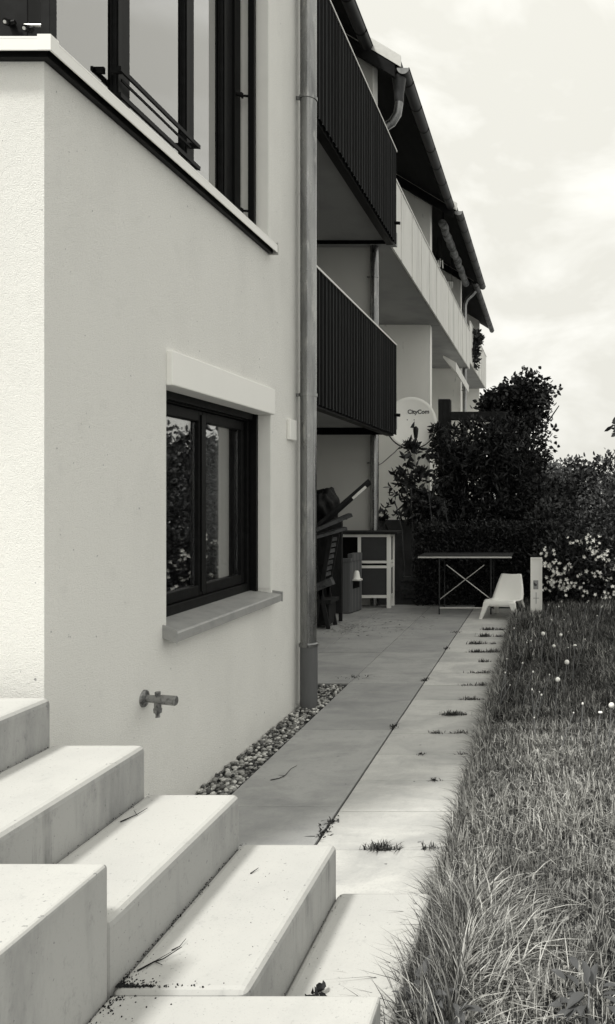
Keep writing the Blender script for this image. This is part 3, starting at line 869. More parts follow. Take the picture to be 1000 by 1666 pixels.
# first row house: two black slatted balconies
h1 = tag(empty('row_house', (-5, 8.4, 0)), 'row house with two black slatted balconies next to the near house', 'house', 'row houses')
shell(h1, 5.87, 11.2, paint='grey_plaster')
roof(h1, 5.87, 10.92, -2.66, verge=False)
back_door(h1, 7.0, 9.2, 0.05, 2.2); back_door(h1, 7.0, 9.2, 2.85, 4.95); back_door(h1, 7.0, 9.2, 5.55, 7.3)
slat_me = {}
def black_balcony(zb, zt, zslab):
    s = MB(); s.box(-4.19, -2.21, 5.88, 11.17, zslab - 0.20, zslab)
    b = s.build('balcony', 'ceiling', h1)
    s = MB(); s.box(-2.205, -2.190, 5.95, 10.88, zb + 0.03, zt - 0.03); s.build('backing_sheet', 'slat', b)
    key = round(zt - zb, 3)
    if key not in slat_me:
        t = MB(); t.box(-0.008, 0.008, -0.045, 0.045, zb, zt); slat_me[key] = t.mesh('slat', (0, 0, zb))
        slat_me[key].materials.append(M['slat']); slat_me[key].materials.append(M['slat_lit_edge'])     # edges coloured lighter for the light they catch
        for p_ in slat_me[key].polygons:
            if abs(p_.normal.y) > 0.9: p_.material_index = 1
    y = 6.0
    while y < 10.86:
        put('slat', slat_me[key], 'slat', b, (-2.172 + rnd.uniform(-.0015, .0015), y, zb), rot=(rnd.uniform(-.001, .001), 0, rnd.uniform(-.02, .02)))
        y += 0.118
    s = MB(); s.box(-2.215, -2.155, 5.95, 10.90, zt + 0.001, zt + 0.022); s.build('top_rail', 'sheet', b)
    s = MB(); s.box(-3.9, -2.20, 10.86, 10.875, zb, zt); s.build('end_sheet', 'slat', b)
    s = MB(); s.tube([(-2.30, 10.80, zb + 0.28), (-2.095, 10.80, zb + 0.27)], 0.022, 12); s.build('rain_spout', 'black', b, smooth=True)
    s = MB(); s.box(-2.30, -2.20, 5.95, 10.86, zb - 0.02, zb + 0.06); s.build('edge_angle', 'black', b)
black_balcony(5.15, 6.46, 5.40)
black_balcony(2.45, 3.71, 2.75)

# second and third row houses behind one long grey balcony
h2 = tag(empty('row_house', (-5, 13.9, 0)), 'row house with pale grey balcony panels and satellite dish below', 'house', 'row houses')
shell(h2, 11.44, 16.5)
roof(h2, 10.95, 16.45, -2.15)
back_door(h2, 12.5, 14.6, 0.05, 2.2); back_door(h2, 12.5, 14.6, 5.55, 7.2)
h3 = tag(empty('row_house', (-5, 19.4, 0)), 'row house with rolled grey awning under its dark eave', 'house', 'row houses')
shell(h3, 16.74, 22.2)
roof(h3, 16.2, 22.1, -1.98)
back_door(h3, 18, 20, 0.05, 2.2); back_door(h3, 18, 20, 5.55, 7.2)
h4 = tag(empty('row_house', (-5, 25.2, 0)), 'last row house in the terrace, plant trailing over its balcony', 'house', 'row houses')
shell(h4, 22.44, 28.0)
roof(h4, 22.0, 28.6, -2.2)
back_door(h4, 24, 26, 0.05, 2.2); back_door(h4, 24, 26, 5.75, 7.2)
panel_me = {}
def grey_balcony(house, y0, y1, zb, zt, x=-2.31):
    s = MB(); s.box(-4.19, x - 0.035, y0, y1 - 0.03, zb + 0.02, zb + 0.20)
    b = s.build('balcony', 'ceiling', house)
    n = max(1, round((y1 - y0) / 0.9)); L = (y1 - y0) / n
    key = (round(L, 4), round(zt - zb, 3))
    if key not in panel_me:
        t = MB(); t.box(-0.015, 0.015, -L / 2 + 0.008, L / 2 - 0.008, 0, zt - zb); panel_me[key] = t.mesh('panel')
        t = MB(); t.box(-0.012, 0.024, -0.02, 0.02, 0, zt - zb - 0.01); panel_me[key + (1,)] = t.mesh('post')
    for i in range(n):
        put('panel', panel_me[key], 'panel', b, (x, y0 + L * (i + 0.5), zb))
        if i: put('post', panel_me[key + (1,)], 'panel', b, (x, y0 + L * i, zb + 0.005))
    s = MB(); s.box(x - 0.03, x + 0.03, y0, y1, zt + 0.001, zt + 0.025); s.build('top_rail', 'sheet', b)
    return b
grey_balcony(h2, 11.0, 16.6, 5.23, 6.30)
grey_balcony(h3, 16.61, 22.2, 5.23, 6.33)
grey_balcony(h4, 22.21, 28.0, 5.45, 6.62)
# dark lower facade recess of the far houses
aw = tag(empty('rolled_awning', (-2.33, 19, 7.4)), 'rolled-up grey awning hanging below the dark eave', 'awning')
pts = [(-2.33 + 0.012 * math.sin(i * 2.3), 16.75 + i * 0.3, 7.52 + 0.02 * math.sin(i * 1.7)) for i in range(17)]
s = MB(); s.tube(pts, [0.09 + 0.014 * math.sin(i * 2.9) for i in range(17)], 12); s.build('cloth_roll', 'awning', aw, smooth=True)
for yy in (16.9, 19.2, 21.3):
    s = MB(); s.bar((-2.33, yy, 7.58), (-2.33, yy, roof_z(-2.33)), 0.03, 0.03); s.build('bracket', 'black', aw)
for k, (yy, zz, lab) in enumerate(((17.6, 6.98, 'row of pale pegs standing in for light through louvres, nearer of two'), (19.4, 7.0, 'row of pale pegs standing in for light through louvres, farther of two'))):
    pr = tag(empty('louvre_light_rail', (-2.6, yy, zz)), lab, 'louvre light stand-in', 'louvre light stand-ins')
    s = MB(); s.tube([(-2.86, yy, zz), (-2.42, yy, zz)], 0.010, 8); s.tube([(-2.82, yy, zz), (-2.82, yy, roof_z(-2.82))], 0.006, 6); s.tube([(-2.46, yy, zz), (-2.46, yy, roof_z(-2.46))], 0.006, 6); s.build('rail', 'black', pr)  # added rail, only carries the pegs standing in for light through louvres
    pm = MB(); pm.bar((0, 0, 0.0), (0.004, 0, -0.19), 0.024, 0.010); pme = pm.mesh('louvre_light_peg')  # white pegs shaped as stand-ins for bits of light through louvres
    for i in range(9):
        if rnd.random() < 0.9: put('louvre_light_peg', pme, 'white', pr, (-2.84 + i * 0.049, yy, zz + rnd.uniform(-0.01, 0.03)), rot=(0, rnd.uniform(-.12, .12), 0))
# small slanted awning on the third house
s = MB(); s.add([(-2.6, 18.8, 5.02), (-2.28, 18.8, 4.84), (-2.28, 21.8, 4.70), (-2.6, 21.8, 5.02), (-2.6, 18.8, 4.96), (-2.28, 18.8, 4.62), (-2.28, 21.8, 4.50), (-2.6, 21.8, 4.96)],
            [(0, 1, 2, 3), (7, 6, 5, 4), (0, 4, 5, 1), (1, 5, 6, 2), (2, 6, 7, 3), (3, 7, 4, 0)])
tag(s.build('window_awning', 'panel'), 'short pale awning under the long grey balcony', 'awning')
s = MB(); s.tube([(-2.75, 17.6, 0), (-2.75, 17.6, 5.2)], 0.02, 8); tag(s.build('support_pole', 'panel'), 'thin pale pole standing behind the black pergola post', 'pole')

# ------------------------------------------------------------------ leaves
def leaves(rs, P, N, L, W, shade):
    """folded four-corner leaves at P, growing along N"""
    n = len(P)
    N = N / np.linalg.norm(N, axis=1, keepdims=True)
    r = rs.normal(size=(n, 3)); S = np.cross(N, r); S /= np.linalg.norm(S, axis=1, keepdims=True)
    U = np.cross(S, N)
    V = np.zeros((n, 6, 3))
    V[:, 0] = P
    V[:, 1] = P + N * (L * 0.35)[:, None] + S * (W * 0.5)[:, None] + U * (W * 0.18)[:, None]
    V[:, 2] = P + N * (L * 0.72)[:, None] + S * (W * 0.36)[:, None] + U * (W * 0.10)[:, None]
    V[:, 3] = P + N * L[:, None] - U * (L * 0.10)[:, None]
    V[:, 4] = P + N * (L * 0.72)[:, None] - S * (W * 0.36)[:, None] + U * (W * 0.10)[:, None]
    V[:, 5] = P + N * (L * 0.35)[:, None] - S * (W * 0.5)[:, None] + U * (W * 0.18)[:, None]
    b = (np.arange(n) * 6)[:, None]
    F4 = np.concatenate([b + np.array([0, 1, 2, 3]), b + np.array([0, 3, 4, 5])])
    return V.reshape(-1, 3), F4, np.repeat(shade, 6)
def crown_points(rs, blobs, n, shell=0.55, gap=0.0, seed=0, gs=3.0):
    vol = np.array([b[3] * b[4] * b[5] for b in blobs]) ** 0.8
    pick = rs.choice(len(blobs), n, p=vol / vol.sum())
    B = np.array(blobs)[pick]
    d = rs.normal(size=(n, 3)); d /= np.linalg.norm(d, axis=1, keepdims=True)
    rr = 1 - shell * rs.uniform(0, 1, n) ** 1.3
    rr *= 1 + 0.12 * rs.normal(size=n)
    P = B[:, :3] + d * B[:, 3:6] * rr[:, None]
    keep = np.ones(n, bool)
    if gap:
        q = np.random.RandomState(seed + 99)
        o = np.zeros(n)
        for k in range(8):
            a = q.normal(size=3); a /= np.linalg.norm(a)
            o += np.sin(P @ a * gs * q.uniform(0.7, 2.2) + q.uniform(0, 6.28))
        keep = o > (-4 + gap * 8) * 0.5
    return P[keep], d[keep]
def plant(name, label, cat, base, blobs, n, L, W, mat, seed, stems=(), sr=0.03, gap=0.0, gs=3.0, up=0.3, shell=0.55, tuft=0, group=None, crown_name='crown', trunk=None, zmin=0.02):
    rs = np.random.RandomState(seed)
    t = tag(empty(name, base), label, cat, group)
    if tuft:                                                        # leaves gathered in whorls
        C, D = crown_points(rs, blobs, n // tuft, shell, gap, seed, gs)
        P = np.repeat(C, tuft, 0); k = len(P)
        D = np.repeat(D, tuft, 0) * 0.35 + rs.normal(0, 0.75, (k, 3)) + np.array([0, 0, up])
    else:
        P, D = crown_points(rs, blobs, n, shell, gap, seed, gs)
        k = len(P); D = D * 0.6 + rs.normal(0, 0.6, (k, 3)) + np.array([0, 0, up])
    ok = P[:, 2] > zmin; P, D = P[ok], D[ok]; k = len(P)
    shade = np.clip(rs.beta(1.6, 2.6, k) + 0.12 * patchy(P[:, 0] + P[:, 1], P[:, 2], 4, seed), 0, 1)
    V, F4, S = leaves(rs, P, D, L * rs.uniform(0.7, 1.25, k), W * rs.uniform(0.75, 1.2, k), shade)
    b = np.array(base)
    put(crown_name, np_mesh(crown_name, V - b, F4, None, S), mat, t, base)
    for pts, r0, r1 in stems:
        s = MB(); m_ = len(pts); s.tube(pts, [r0 + (r1 - r0) * i / (m_ - 1) for i in range(m_)], 7); s.build('stem' if trunk is None else 'trunk', 'bark', t, smooth=True)
    return t
def stem(a, b, bend=0.1, r=None):
    a, b = Vector(a), Vector(b); q = r or rnd
    o = Vector((q.uniform(-bend, bend), q.uniform(-bend, bend), 0))
    return [a, a.lerp(b, 0.35) + o * 0.7, a.lerp(b, 0.7) + o, b]

# shrub silhouetted against the pale party wall
stems = [(stem((-2.30 + 0.09 * i, 12.2 + 0.1 * (i % 3), 0), (-2.45 + 0.13 * i, 12.2 + 0.15 * (i % 2), 1.5 + 0.25 * (i % 3)), 0.12), 0.016, 0.007) for i in range(7)]
plant('leafy_shrub', 'loose leafy shrub with bare stems in front of the pale wall under the dish', 'shrub', (-2.2, 12.25, 0),
      [(-2.30, 12.2, 1.75, .30, .25, .28), (-2.05, 12.25, 1.60, .30, .3, .42), (-2.12, 12.25, 2.20, .20, .2, .30), (-2.42, 12.2, 1.35, .20, .2, .20), (-1.95, 12.3, 1.25, .3, .3, .35), (-2.25, 12.2, 2.35, .12, .1, .10), (-2.55, 12.0, 1.25, .16, .15, .14)],
      2800, 0.13, 0.05, 'leaf_dark', 21, stems, gap=0.24, gs=7, tuft=5, shell=0.9)
# big dark evergreen
stems = [(stem((-1.45 + 0.18 * i, 13.0, 0.0), (-1.6 + 0.22 * i, 12.95, 2.1), 0.15), 0.022, 0.012) for i in range(6)]
plant('evergreen_bush', 'large dark evergreen bush with whorled leaves beside the dish', 'bush', (-1.3, 13.2, 0),
      [(-1.65, 13.1, 2.15, .40, .5, .62), (-1.15, 13.3, 2.15, .6, .6, .62), (-0.65, 13.3, 1.95, .60, .6, .65), (-1.7, 13.1, 1.3, .40, .5, .6), (-1.1, 13.2, 1.25, .7, .6, .6), (-0.4, 13.2, 1.2, .55, .6, .7), (-1.85, 12.9, 2.62, .17, .15, .20), (-0.95, 13.2, 2.60, .25, .2, .22), (-1.25, 13.5, 2.78, .45, .2, .18), (-0.7, 13.5, 2.70, .35, .25, .35)],
      19000, 0.115, 0.036, 'leaf_dark', 22, stems, tuft=8, shell=0.75)
# clipped hedge behind the table
rs = np.random.RandomState(23)
hg = tag(empty('clipped_hedge', (-1.0, 11.6, 0)), 'low clipped dark hedge behind the garden table', 'hedge')
n = 15000
P = np.stack([rs.uniform(-1.95, 0.1, n), rs.uniform(11.05, 12.1, n), rs.uniform(0.02, 1.16, n)], -1)
P[:, 2] *= 1 + 0.05 * np.sin(P[:, 0] * 5) + 0.04 * rs.normal(size=n)
side = rs.uniform(size=n); P[side < 0.45, 1] = 11.05 + np.abs(rs.normal(0, 0.08, (side < 0.45).sum())) ; top = side > 0.62; P[top, 2] = 1.12 - np.abs(rs.normal(0, 0.07, top.sum())) + 0.05 * np.sin(P[top, 0] * 5 + P[top, 1] * 3)
D = rs.normal(0, 0.7, (n, 3)) + np.array([0, -0.4, 0.5])
V, F4, S = leaves(rs, P, D, rs.uniform(0.04, 0.075, n), rs.uniform(0.022, 0.036, n), rs.beta(1.5, 2.8, n))
put('foliage', np_mesh('foliage', V - np.array([-1.0, 11.6, 0]), F4, None, S), 'leaf_dark', hg, (-1.0, 11.6, 0))
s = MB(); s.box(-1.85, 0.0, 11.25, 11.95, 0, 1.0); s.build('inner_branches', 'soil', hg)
# climber tree behind the pergola
stems = [(stem((-0.75, 15.6, 0), (-0.70, 15.6, 2.6), 0.1), 0.08, 0.05)] + [(stem((-0.70, 15.6, 2.3), p, 0.15), 0.03, 0.01) for p in ((-1.1, 15.6, 3.8), (-0.5, 15.4, 4.2), (-0.05, 15.5, 3.6), (0.2, 15.5, 3.4), (-0.25, 15.5, 2.5))]
plant('climber_tree', 'bushy tree rising over the pergola with ragged crown against the sky', 'tree', (-0.72, 15.6, 0),
      [(-0.90, 15.6, 3.45, .55, .6, .60), (-0.45, 15.5, 3.55, .50, .6, .55), (-0.25, 15.5, 2.9, .45, .6, .60), (-0.65, 15.6, 2.6, .6, .6, .6), (-1.05, 15.6, 3.9, .30, .3, .22), (-0.62, 15.5, 4.0, .30, .3, .2), (0.10, 15.5, 3.30, .17, .2, .10), (-0.15, 15.5, 3.62, .2, .2, .10), (-0.3, 15.5, 2.2, .25, .4, .35), (-1.2, 15.6, 3.3, .25, .4, .35), (0.15, 15.5, 3.72, .10, .1, .06)],
      8500, 0.10, 0.07, 'leaf_dark', 24, stems, gap=0.30, gs=5, shell=0.8, trunk=True, up=0.0)
# flowering shrub
fl_blobs = [(0.15, 10.75, 0.55, .40, .4, .50), (0.55, 10.7, 0.60, .45, .45, .50), (1.0, 10.7, 0.65, .5, .45, .5), (1.5, 10.7, 0.6, .5, .45, .5), (0.35, 10.9, .80, .5, .4, .3)]
stems = [(stem((0.5 + 0.1 * i, 10.9, 0), (0.1 + 0.3 * i, 10.7, 0.8), 0.1), 0.014, 0.006) for i in range(5)]
fs = plant('flowering_shrub', 'dark shrub full of white blossoms at the lawn edge', 'shrub', (0.6, 10.8, 0), fl_blobs, 8000, 0.07, 0.035, 'leaf_dark', 25, stems, shell=0.6)
rs = np.random.RandomState(31)
bl = MB()
for k in range(5):
    a = k * 2 * math.pi / 5; c, s_ = math.cos(a), math.sin(a); c2, s2 = math.cos(a + 0.55), math.sin(a + 0.55); c3, s3 = math.cos(a - 0.55), math.sin(a - 0.55)
    bl.add([(0, 0, 0), (c3 * .019, s3 * .019, .007), (c * .033, s_ * .033, .012), (c2 * .019, s2 * .019, .007)], [(0, 1, 2, 3)])
    bl.add([(0, 0, .006), (c3 * .011, s3 * .011, .016), (c * .020, s_ * .020, .024), (c2 * .011, s2 * .011, .016)], [(0, 1, 2, 3)])
blm = bl.mesh('flower')
cl = []
while len(cl) < 40: cl.append((rs.uniform(-0.08, 1.7), rs.uniform(0.22, 1.02)))
cnt = 0
for cx_, cz_ in cl:
    for _ in range(rs.randint(3, 9)):
        x = cx_ + rs.normal(0, 0.075); z = min(1.10, max(0.16, cz_ + rs.normal(0, 0.05)))
        if x < -0.12: continue
        y = 10.34 + rs.uniform(-0.03, 0.10) + 0.10 * (z > 0.85)
        o = put('flower', blm, 'petal', fs, (x, y, z), rot=(R(90) + rs.normal(0, .45) - 0.3, rs.normal(0, .45), rs.normal(0, .5)))
        k = rs.uniform(0.6, 1.15); o.scale = (k, k, k)
        cnt += 1
# shrubs filling the right background
plant('low_shrub', 'grey-green small-leaved shrub above the white blossoms', 'shrub', (0.6, 12.3, 0),
      [(0.1, 12.3, .95, .55, .5, .55), (0.8, 12.2, 1.05, .65, .5, .55), (1.6, 12.2, 1.1, .7, .5, .6), (2.4, 12.2, 1.1, .6, .5, .6), (-0.15, 12.4, .6, .4, .4, .5)], 9000, 0.075, 0.04, 'leaf_mid', 26, [(stem((0.6, 12.3, 0), (0.7, 12.3, 1.0)), 0.03, 0.01)])
plant('broadleaf_bush', 'tall broad-leaved bush at the right edge behind the blossoms', 'bush', (1.3, 14.3, 0),
      [(0.65, 14.2, 1.75, .50, .5, .55), (1.15, 14.2, 1.85, .55, .5, .50), (1.8, 14.2, 2.0, .7, .6, .7), (0.5, 14.2, 1.2, .6, .6, .7), (1.4, 14.2, 1.1, .9, .6, .9), (2.6, 14.2, 1.9, .8, .6, .9), (0.95, 14.2, 2.22, .18, .2, .12), (0.45, 14.2, 2.18, .12, .15, .08)], 11000, 0.09, 0.056, 'leaf_mid', 27,
      [(stem((1.3, 14.3, 0), (1.1, 14.3, 1.7)), 0.05, 0.02), (stem((1.4, 14.3, 0), (1.9, 14.3, 1.9)), 0.05, 0.02)], gap=0.22, gs=4, shell=0.7)
plant('round_shrub', 'rounded shrub between the evergreen bush and the far tree', 'shrub', (-0.1, 16.5, 0),
      [(-0.25, 16.5, 1.3, .6, .5, .75), (0.25, 16.8, 1.2, .6, .5, .8), (-.1, 16.5, .5, .8, .6, .6)], 4200, 0.10, 0.06, 'leaf_mid', 28, [(stem((-0.1, 16.5, 0), (0, 16.5, 1.2)), 0.04, 0.02)])
# branch reaching in from the right
sp = tag(empty('hazel_bush', (1.75, 11.4, 0)), 'bush outside the right edge with one leafy branch reaching in', 'bush')
s = MB(); s.tube([(1.75, 11.4, 0), (1.7, 11.4, 1.2), (1.45, 11.35, 2.1), (1.05, 11.3, 2.55), (0.92, 11.3, 2.50)], [0.03, 0.025, 0.015, 0.008, 0.004], 7); s.build('stem', 'bark', sp, smooth=True)
rs = np.random.RandomState(33)
t_ = rs.uniform(0, 1, 60); P = np.stack([1.55 - 0.62 * t_, 11.32 + 0 * t_, 2.0 + 0.62 * np.sqrt(t_)], -1) + rs.normal(0, 0.035, (60, 3))
V, F4, S = leaves(rs, P, rs.normal(0, .6, (60, 3)) + np.array([-.5, 0, -.15]), rs.uniform(.10, .16, 60), rs.uniform(.045, .065, 60), rs.beta(1.5, 2.5, 60))
B2 = [(2.1, 11.5, 1.5, .45, .4, .8), (2.5, 11.5, 1.0, .5, .5, .8)]
P2, D2 = crown_points(rs, B2, 1500, 0.7); V2, F42, S2 = leaves(rs, P2, D2 + rs.normal(0, .6, D2.shape), rs.uniform(.10, .16, len(P2)), rs.uniform(.05, .08, len(P2)), rs.beta(1.5, 2.5, len(P2)))
put('crown', np_mesh('crown', np.concatenate([V, V2]) - np.array([1.75, 11.4, 0]), np.concatenate([F4, F42 + len(V)]), None, np.concatenate([S, S2])), 'leaf_mid', sp, (1.75, 11.4, 0))
# far trees
def far_tree(x, y, h, r, seed, label, n=3500, mat='leaf_haze', group='trees beyond the garden'):
    rs = np.random.RandomState(seed)
    bl_ = [(x + rs.uniform(-.5, .5) * r, y + rs.uniform(-.5, .5) * r, h * 0.62 + rs.uniform(-.3, .3) * h * .5, r * rs.uniform(.4, .65), r * rs.uniform(.4, .65), h * rs.uniform(.16, .26)) for _ in range(9)]
    bl_.append((x, y, h * 0.55, r * .7, r * .7, h * .38))
    plant('garden_tree', label, 'tree', (x, y, 0), bl_, n, 0.028 * h + 0.06, 0.02 * h + 0.04, mat, seed, [(stem((x, y, 0), (x, y, h * 0.6), 0.1), 0.04 * h ** 0.8, 0.02 * h ** 0.8)], trunk=True, group=group, shell=0.7)
far_tree(0.55, 32, 3.3, 2.2, 41, 'small hazy tree far behind, in the gap between the bushes')
far_tree(3.4, 33, 3.0, 2.2, 42, 'low hazy tree far behind at the right edge')
far_tree(5.2, 15.5, 3.2, 1.6, 43, 'dark garden tree right of the lawn, farthest from the patio', 4200, 'leaf_mid')
far_tree(4.6, 11.6, 2.6, 1.3, 44, 'dark garden tree right of the lawn, in the middle', 4200, 'leaf_mid')
far_tree(3.4, 17.5, 3.2, 1.8, 45, 'dark garden tree behind the broad-leaved bush', 4200, 'leaf_mid')
far_tree(7.0, 6.5, 2.6, 1.5, 46, 'dark garden tree right of the lawn, nearest the steps', 4200, 'leaf_mid')
# balcony plant
plant('balcony_plant', 'bushy plant hanging over the last grey balcony', 'plant', (-2.28, 23.4, 5.5),
      [(-2.26, 23.3, 6.35, .12, .55, .25), (-2.24, 23.2, 5.95, .10, .5, .35), (-2.24, 23.6, 5.65, .08, .4, .2), (-2.26, 24.4, 6.6, .12, .7, .12)], 800, 0.14, 0.08, 'leaf_dark', 47, [([(-2.28, 23.4, 5.5), (-2.27, 23.4, 6.0), (-2.26, 23.4, 6.4)], 0.02, 0.01)], shell=0.9, gap=0.3, gs=6)

# ------------------------------------------------------------------ pergola
pg = tag(empty('pergola', (-1.9, 14.2, 0)), 'black timber pergola with a thick post and beam behind the dish', 'pergola')
s = MB(); s.box(-2.04, -1.82, 14.1, 14.32, 0, 3.36); s.build('post', 'wood', pg, bevel=0.01)
s = MB(); s.box(-1.0, -0.82, 14.29, 14.47, 0, 2.98); s.build('post', 'wood', pg, bevel=0.01)
s = MB(); s.box(-1.818, -0.8, 14.12, 14.28, 2.98, 3.13); s.build('beam', 'wood', pg, bevel=0.008)
for i in range(3):
    s = MB(); s.box(-1.7 + 0.3 * i, -1.62 + 0.3 * i, 14.29, 16.4, 2.99, 3.09); s.build('rafter', 'wood', pg)
s = MB(); s.box(-1.42, -1.10, 14.06, 14.10, 2.895, 2.925); s.build('lath', 'white', pg)

# ------------------------------------------------------------------ low wall and bricks behind the patio
s = MB(); s.box(-3.9, -1.75, 12.75, 12.95, -0.1, 1.18); tag(s.build('low_wall', 'plinth'), 'dark low concrete wall behind the cabinet and shrub', 'wall')
bk = MB(); bk.box(-0.12, 0.12, -0.055, 0.055, 0, 0.065); bkm = bk.mesh('brick')
bp = tag(empty('brick_pile', (-2.05, 11.9, 0)), 'small pile of pale paving bricks right of the white-framed cabinet', 'brick pile')
for lev in range(5):
    for i in range(2 - (lev == 4)):
        put('brick', bkm, 'wood_weathered', bp, (-2.16 + 0.26 * i + rnd.uniform(-.02, .02), 11.9 + rnd.uniform(-.02, .02), 0.067 * lev), rot=(0, 0, rnd.uniform(-.08, .08)))

# ------------------------------------------------------------------ satellite dish
DC = Vector((-2.33, 13.0, 2.82))
nrm = Vector((0.16, -0.93, 0.20)).normalized()
xr = Vector((0, 0, 1)).cross(nrm).normalized()      # dish right as seen from behind
xr = -xr if xr.x < 0 else xr
upv = nrm.cross(xr).normalized()
upv = -upv if upv.z < 0 else upv
ROT = Matrix((xr, upv, nrm)).transposed()
def dz_(r): return r * r / (4 * 0.58) - 0.07
ds = tag(empty('satellite_dish', (DC.x, DC.y + 0.3, 0)), 'white round satellite dish lettered in black on a pole before the pale wall', 'satellite dish')
RX, RY, NR, NA = 0.425, 0.455, 9, 48
vs, fc = [], []
vs.append((0, 0, dz_(0)))
for i in range(1, NR + 1):
    for j in range(NA):
        a = 2 * math.pi * j / NA; r = i / NR
        vs.append((RX * r * math.cos(a), RY * r * math.sin(a), dz_(0.44 * r)))
for j in range(NA): fc.append((0, 1 + j, 1 + (j + 1) % NA))
for i in range(NR - 1):
    for j in range(NA):
        a = 1 + i * NA + j; b = 1 + i * NA + (j + 1) % NA
        fc.append((a, a + NA, b + NA, b))
def dishpt(p): return DC + ROT @ Vector(p)
s = MB(); s.add([dishpt(p) for p in vs], fc); rf = s.build('reflector', 'dish', ds, smooth=True, solid=0.006)
rim = MB(); rim.tube([dishpt((RX * 1.005 * math.cos(a), RY * 1.005 * math.sin(a), dz_(.44) - 0.002)) for a in [math.pi * 1.08 + i * math.pi * 0.84 / 24 for i in range(25)]], 0.010, 8)
rim.build('rim_dark_arc', 'black', ds, smooth=True)  # black arc along the lower half of the rim
def text_mesh(txt, size):
    cu = bpy.data.curves.new('lettering', 'FONT'); cu.body = txt; cu.size = size; cu.align_x = 'CENTER'; cu.align_y = 'CENTER'; cu.offset = 0.0035
    cu.resolution_u = 3
    ob = bpy.data.objects.new('lettering_tmp', cu); COL.objects.link(ob)
    dg = bpy.context.evaluated_depsgraph_get()
    me = bpy.data.meshes.new_from_object(ob.evaluated_get(dg))
    bpy.data.objects.remove(ob)
    return me
tm = text_mesh('CityCom', 0.098)
tm.materials.clear()
bm = bmesh.new(); bm.from_mesh(tm); bmesh.ops.triangulate(bm, faces=bm.faces)
for v in bm.verts:
    x, y = v.co.x + 0.115, v.co.y + 0.205
    v.co = dishpt((x, y, dz_(math.hypot(x, y)) + 0.006)) - WP[ds.name]
bm.to_mesh(tm); bm.free()
put('lettering', tm, 'print', ds, WP[ds.name])
for x, y in ((-0.07, 0.07), (0.045, 0.07), (-0.05, -0.26)):
    s = MB(); c = dishpt((x, y, dz_(math.hypot(x, y)))); s.tube([c, c + nrm * 0.008], 0.011, 8); s.build('bolt', 'zinc', ds)
s = MB()
a0 = dishpt((0.0, -0.45, 0.02)); a1 = dishpt((0.075, -0.40, 0.42))
s.bar(a0, a1, 0.035, 0.045); s.bar(dishpt((0.03, -0.52, 0.0)), a0, 0.05, 0.06); s.build('feed_arm', 'black', ds)
s = MB(); b0 = a1 - (a1 - a0).normalized() * 0.02 + upv * 0.02; s.tube([b0, b0 + upv * 0.10, b0 + upv * 0.16 - nrm * 0.03, b0 + upv * 0.19 - nrm * 0.06], [0.028, 0.04, 0.045, 0.03], 14); s.build('feed_horn', 'black', ds, smooth=True)
s = MB(); s.tube([(DC.x, DC.y + 0.22, 0), (DC.x, DC.y + 0.22, 2.9)], 0.03, 12); s.build('mast', 'sheet', ds, smooth=True)
s = MB(); s.bar((DC.x, DC.y + 0.22, 2.75), tuple(dishpt((0, 0, -0.07))), 0.10, 0.14); s.build('mount', 'dark_zinc', ds)
cb = MB(); cb.tube([(-2.59, 11.45, 2.02), (-2.52, 11.6, 2.08), (-2.45, 12.2, 2.28), (-2.42, 12.9, 2.50)], 0.006, 6)
tag(cb.build('antenna_cable', 'black', smooth=True), 'thin black cable sagging from the downpipe to the dish', 'cable')

# ------------------------------------------------------------------ white-framed cabinet
cbx = tag(empty('wooden_cabinet', (-2.65, 11.0, 0)), 'grey cabinet with white frame on legs against the shaded wall', 'cabinet')
x0, x1, yf, yb = -3.10, -2.235, 10.82, 11.12
s = MB(); s.box(x0 - 0.03, x1 + 0.10, yf - 0.05, yb + 0.03, 1.045, 1.085); s.build('top_board', 'wood', cbx, bevel=0.004)
def post(x, y, w=0.055): 
    s = MB(); s.box(x, x + w, y, y + w, 0.0, 1.044); s.build('leg', 'white', cbx, bevel=0.003)
post(x1 - 0.055, yf); post(x1 - 0.055, yb - 0.055); post(x0, yf); post(x0, yb - 0.055)
XM = -2.70
for za, zb_ in ((1.005, 1.043), (0.635, 0.670), (0.565, 0.602), (0.145, 0.185)):
    s = MB(); s.box(x0 + 0.056, x1 - 0.056, yf + 0.004, yf + 0.04, za, zb_); s.build('rail', 'white', cbx)
    s = MB(); s.box(x1 - 0.045, x1 - 0.01, yf + 0.056, yb - 0.056, za, zb_); s.build('rail', 'white', cbx)
s = MB(); s.box(XM, XM + 0.045, yf + 0.006, yf + 0.038, 0.671, 1.004); s.build('mullion', 'white', cbx)
s = MB(); s.box(XM, XM + 0.045, yf + 0.006, yf + 0.038, 0.186, 0.564); s.build('mullion', 'white', cbx)
for za, zb_ in ((0.671, 1.004), (0.186, 0.564)):
    s = MB(); s.box(XM + 0.046, x1 - 0.057, yf + 0.018, yf + 0.03, za, zb_); s.build('door_panel', 'panel_dark', cbx)
    for e in (0.03,):
        s = MB(); s.box(XM + 0.07, x1 - 0.08, yf + 0.012, yf + 0.0178, za + e, zb_ - e); s.build('raised_field', 'panel_dark', cbx)
    s = MB(); s.box(x1 - 0.03, x1 - 0.02, yf + 0.056, yb - 0.056, za, zb_); s.build('side_panel', 'panel_dark', cbx)
s = MB(); s.box(x0 + 0.056, XM, yf + 0.02, yf + 0.03, 0.186, 0.564); s.build('door_panel', 'panel_dark', cbx)
s = MB(); s.box(x0, x1 - 0.056, yb - 0.02, yb - 0.005, 0.15, 1.04); s.box(x0 + 0.02, x1 - 0.06, yf + 0.05, yb - 0.03, 0.60, 0.62); s.build('back_panel', 'black', cbx)

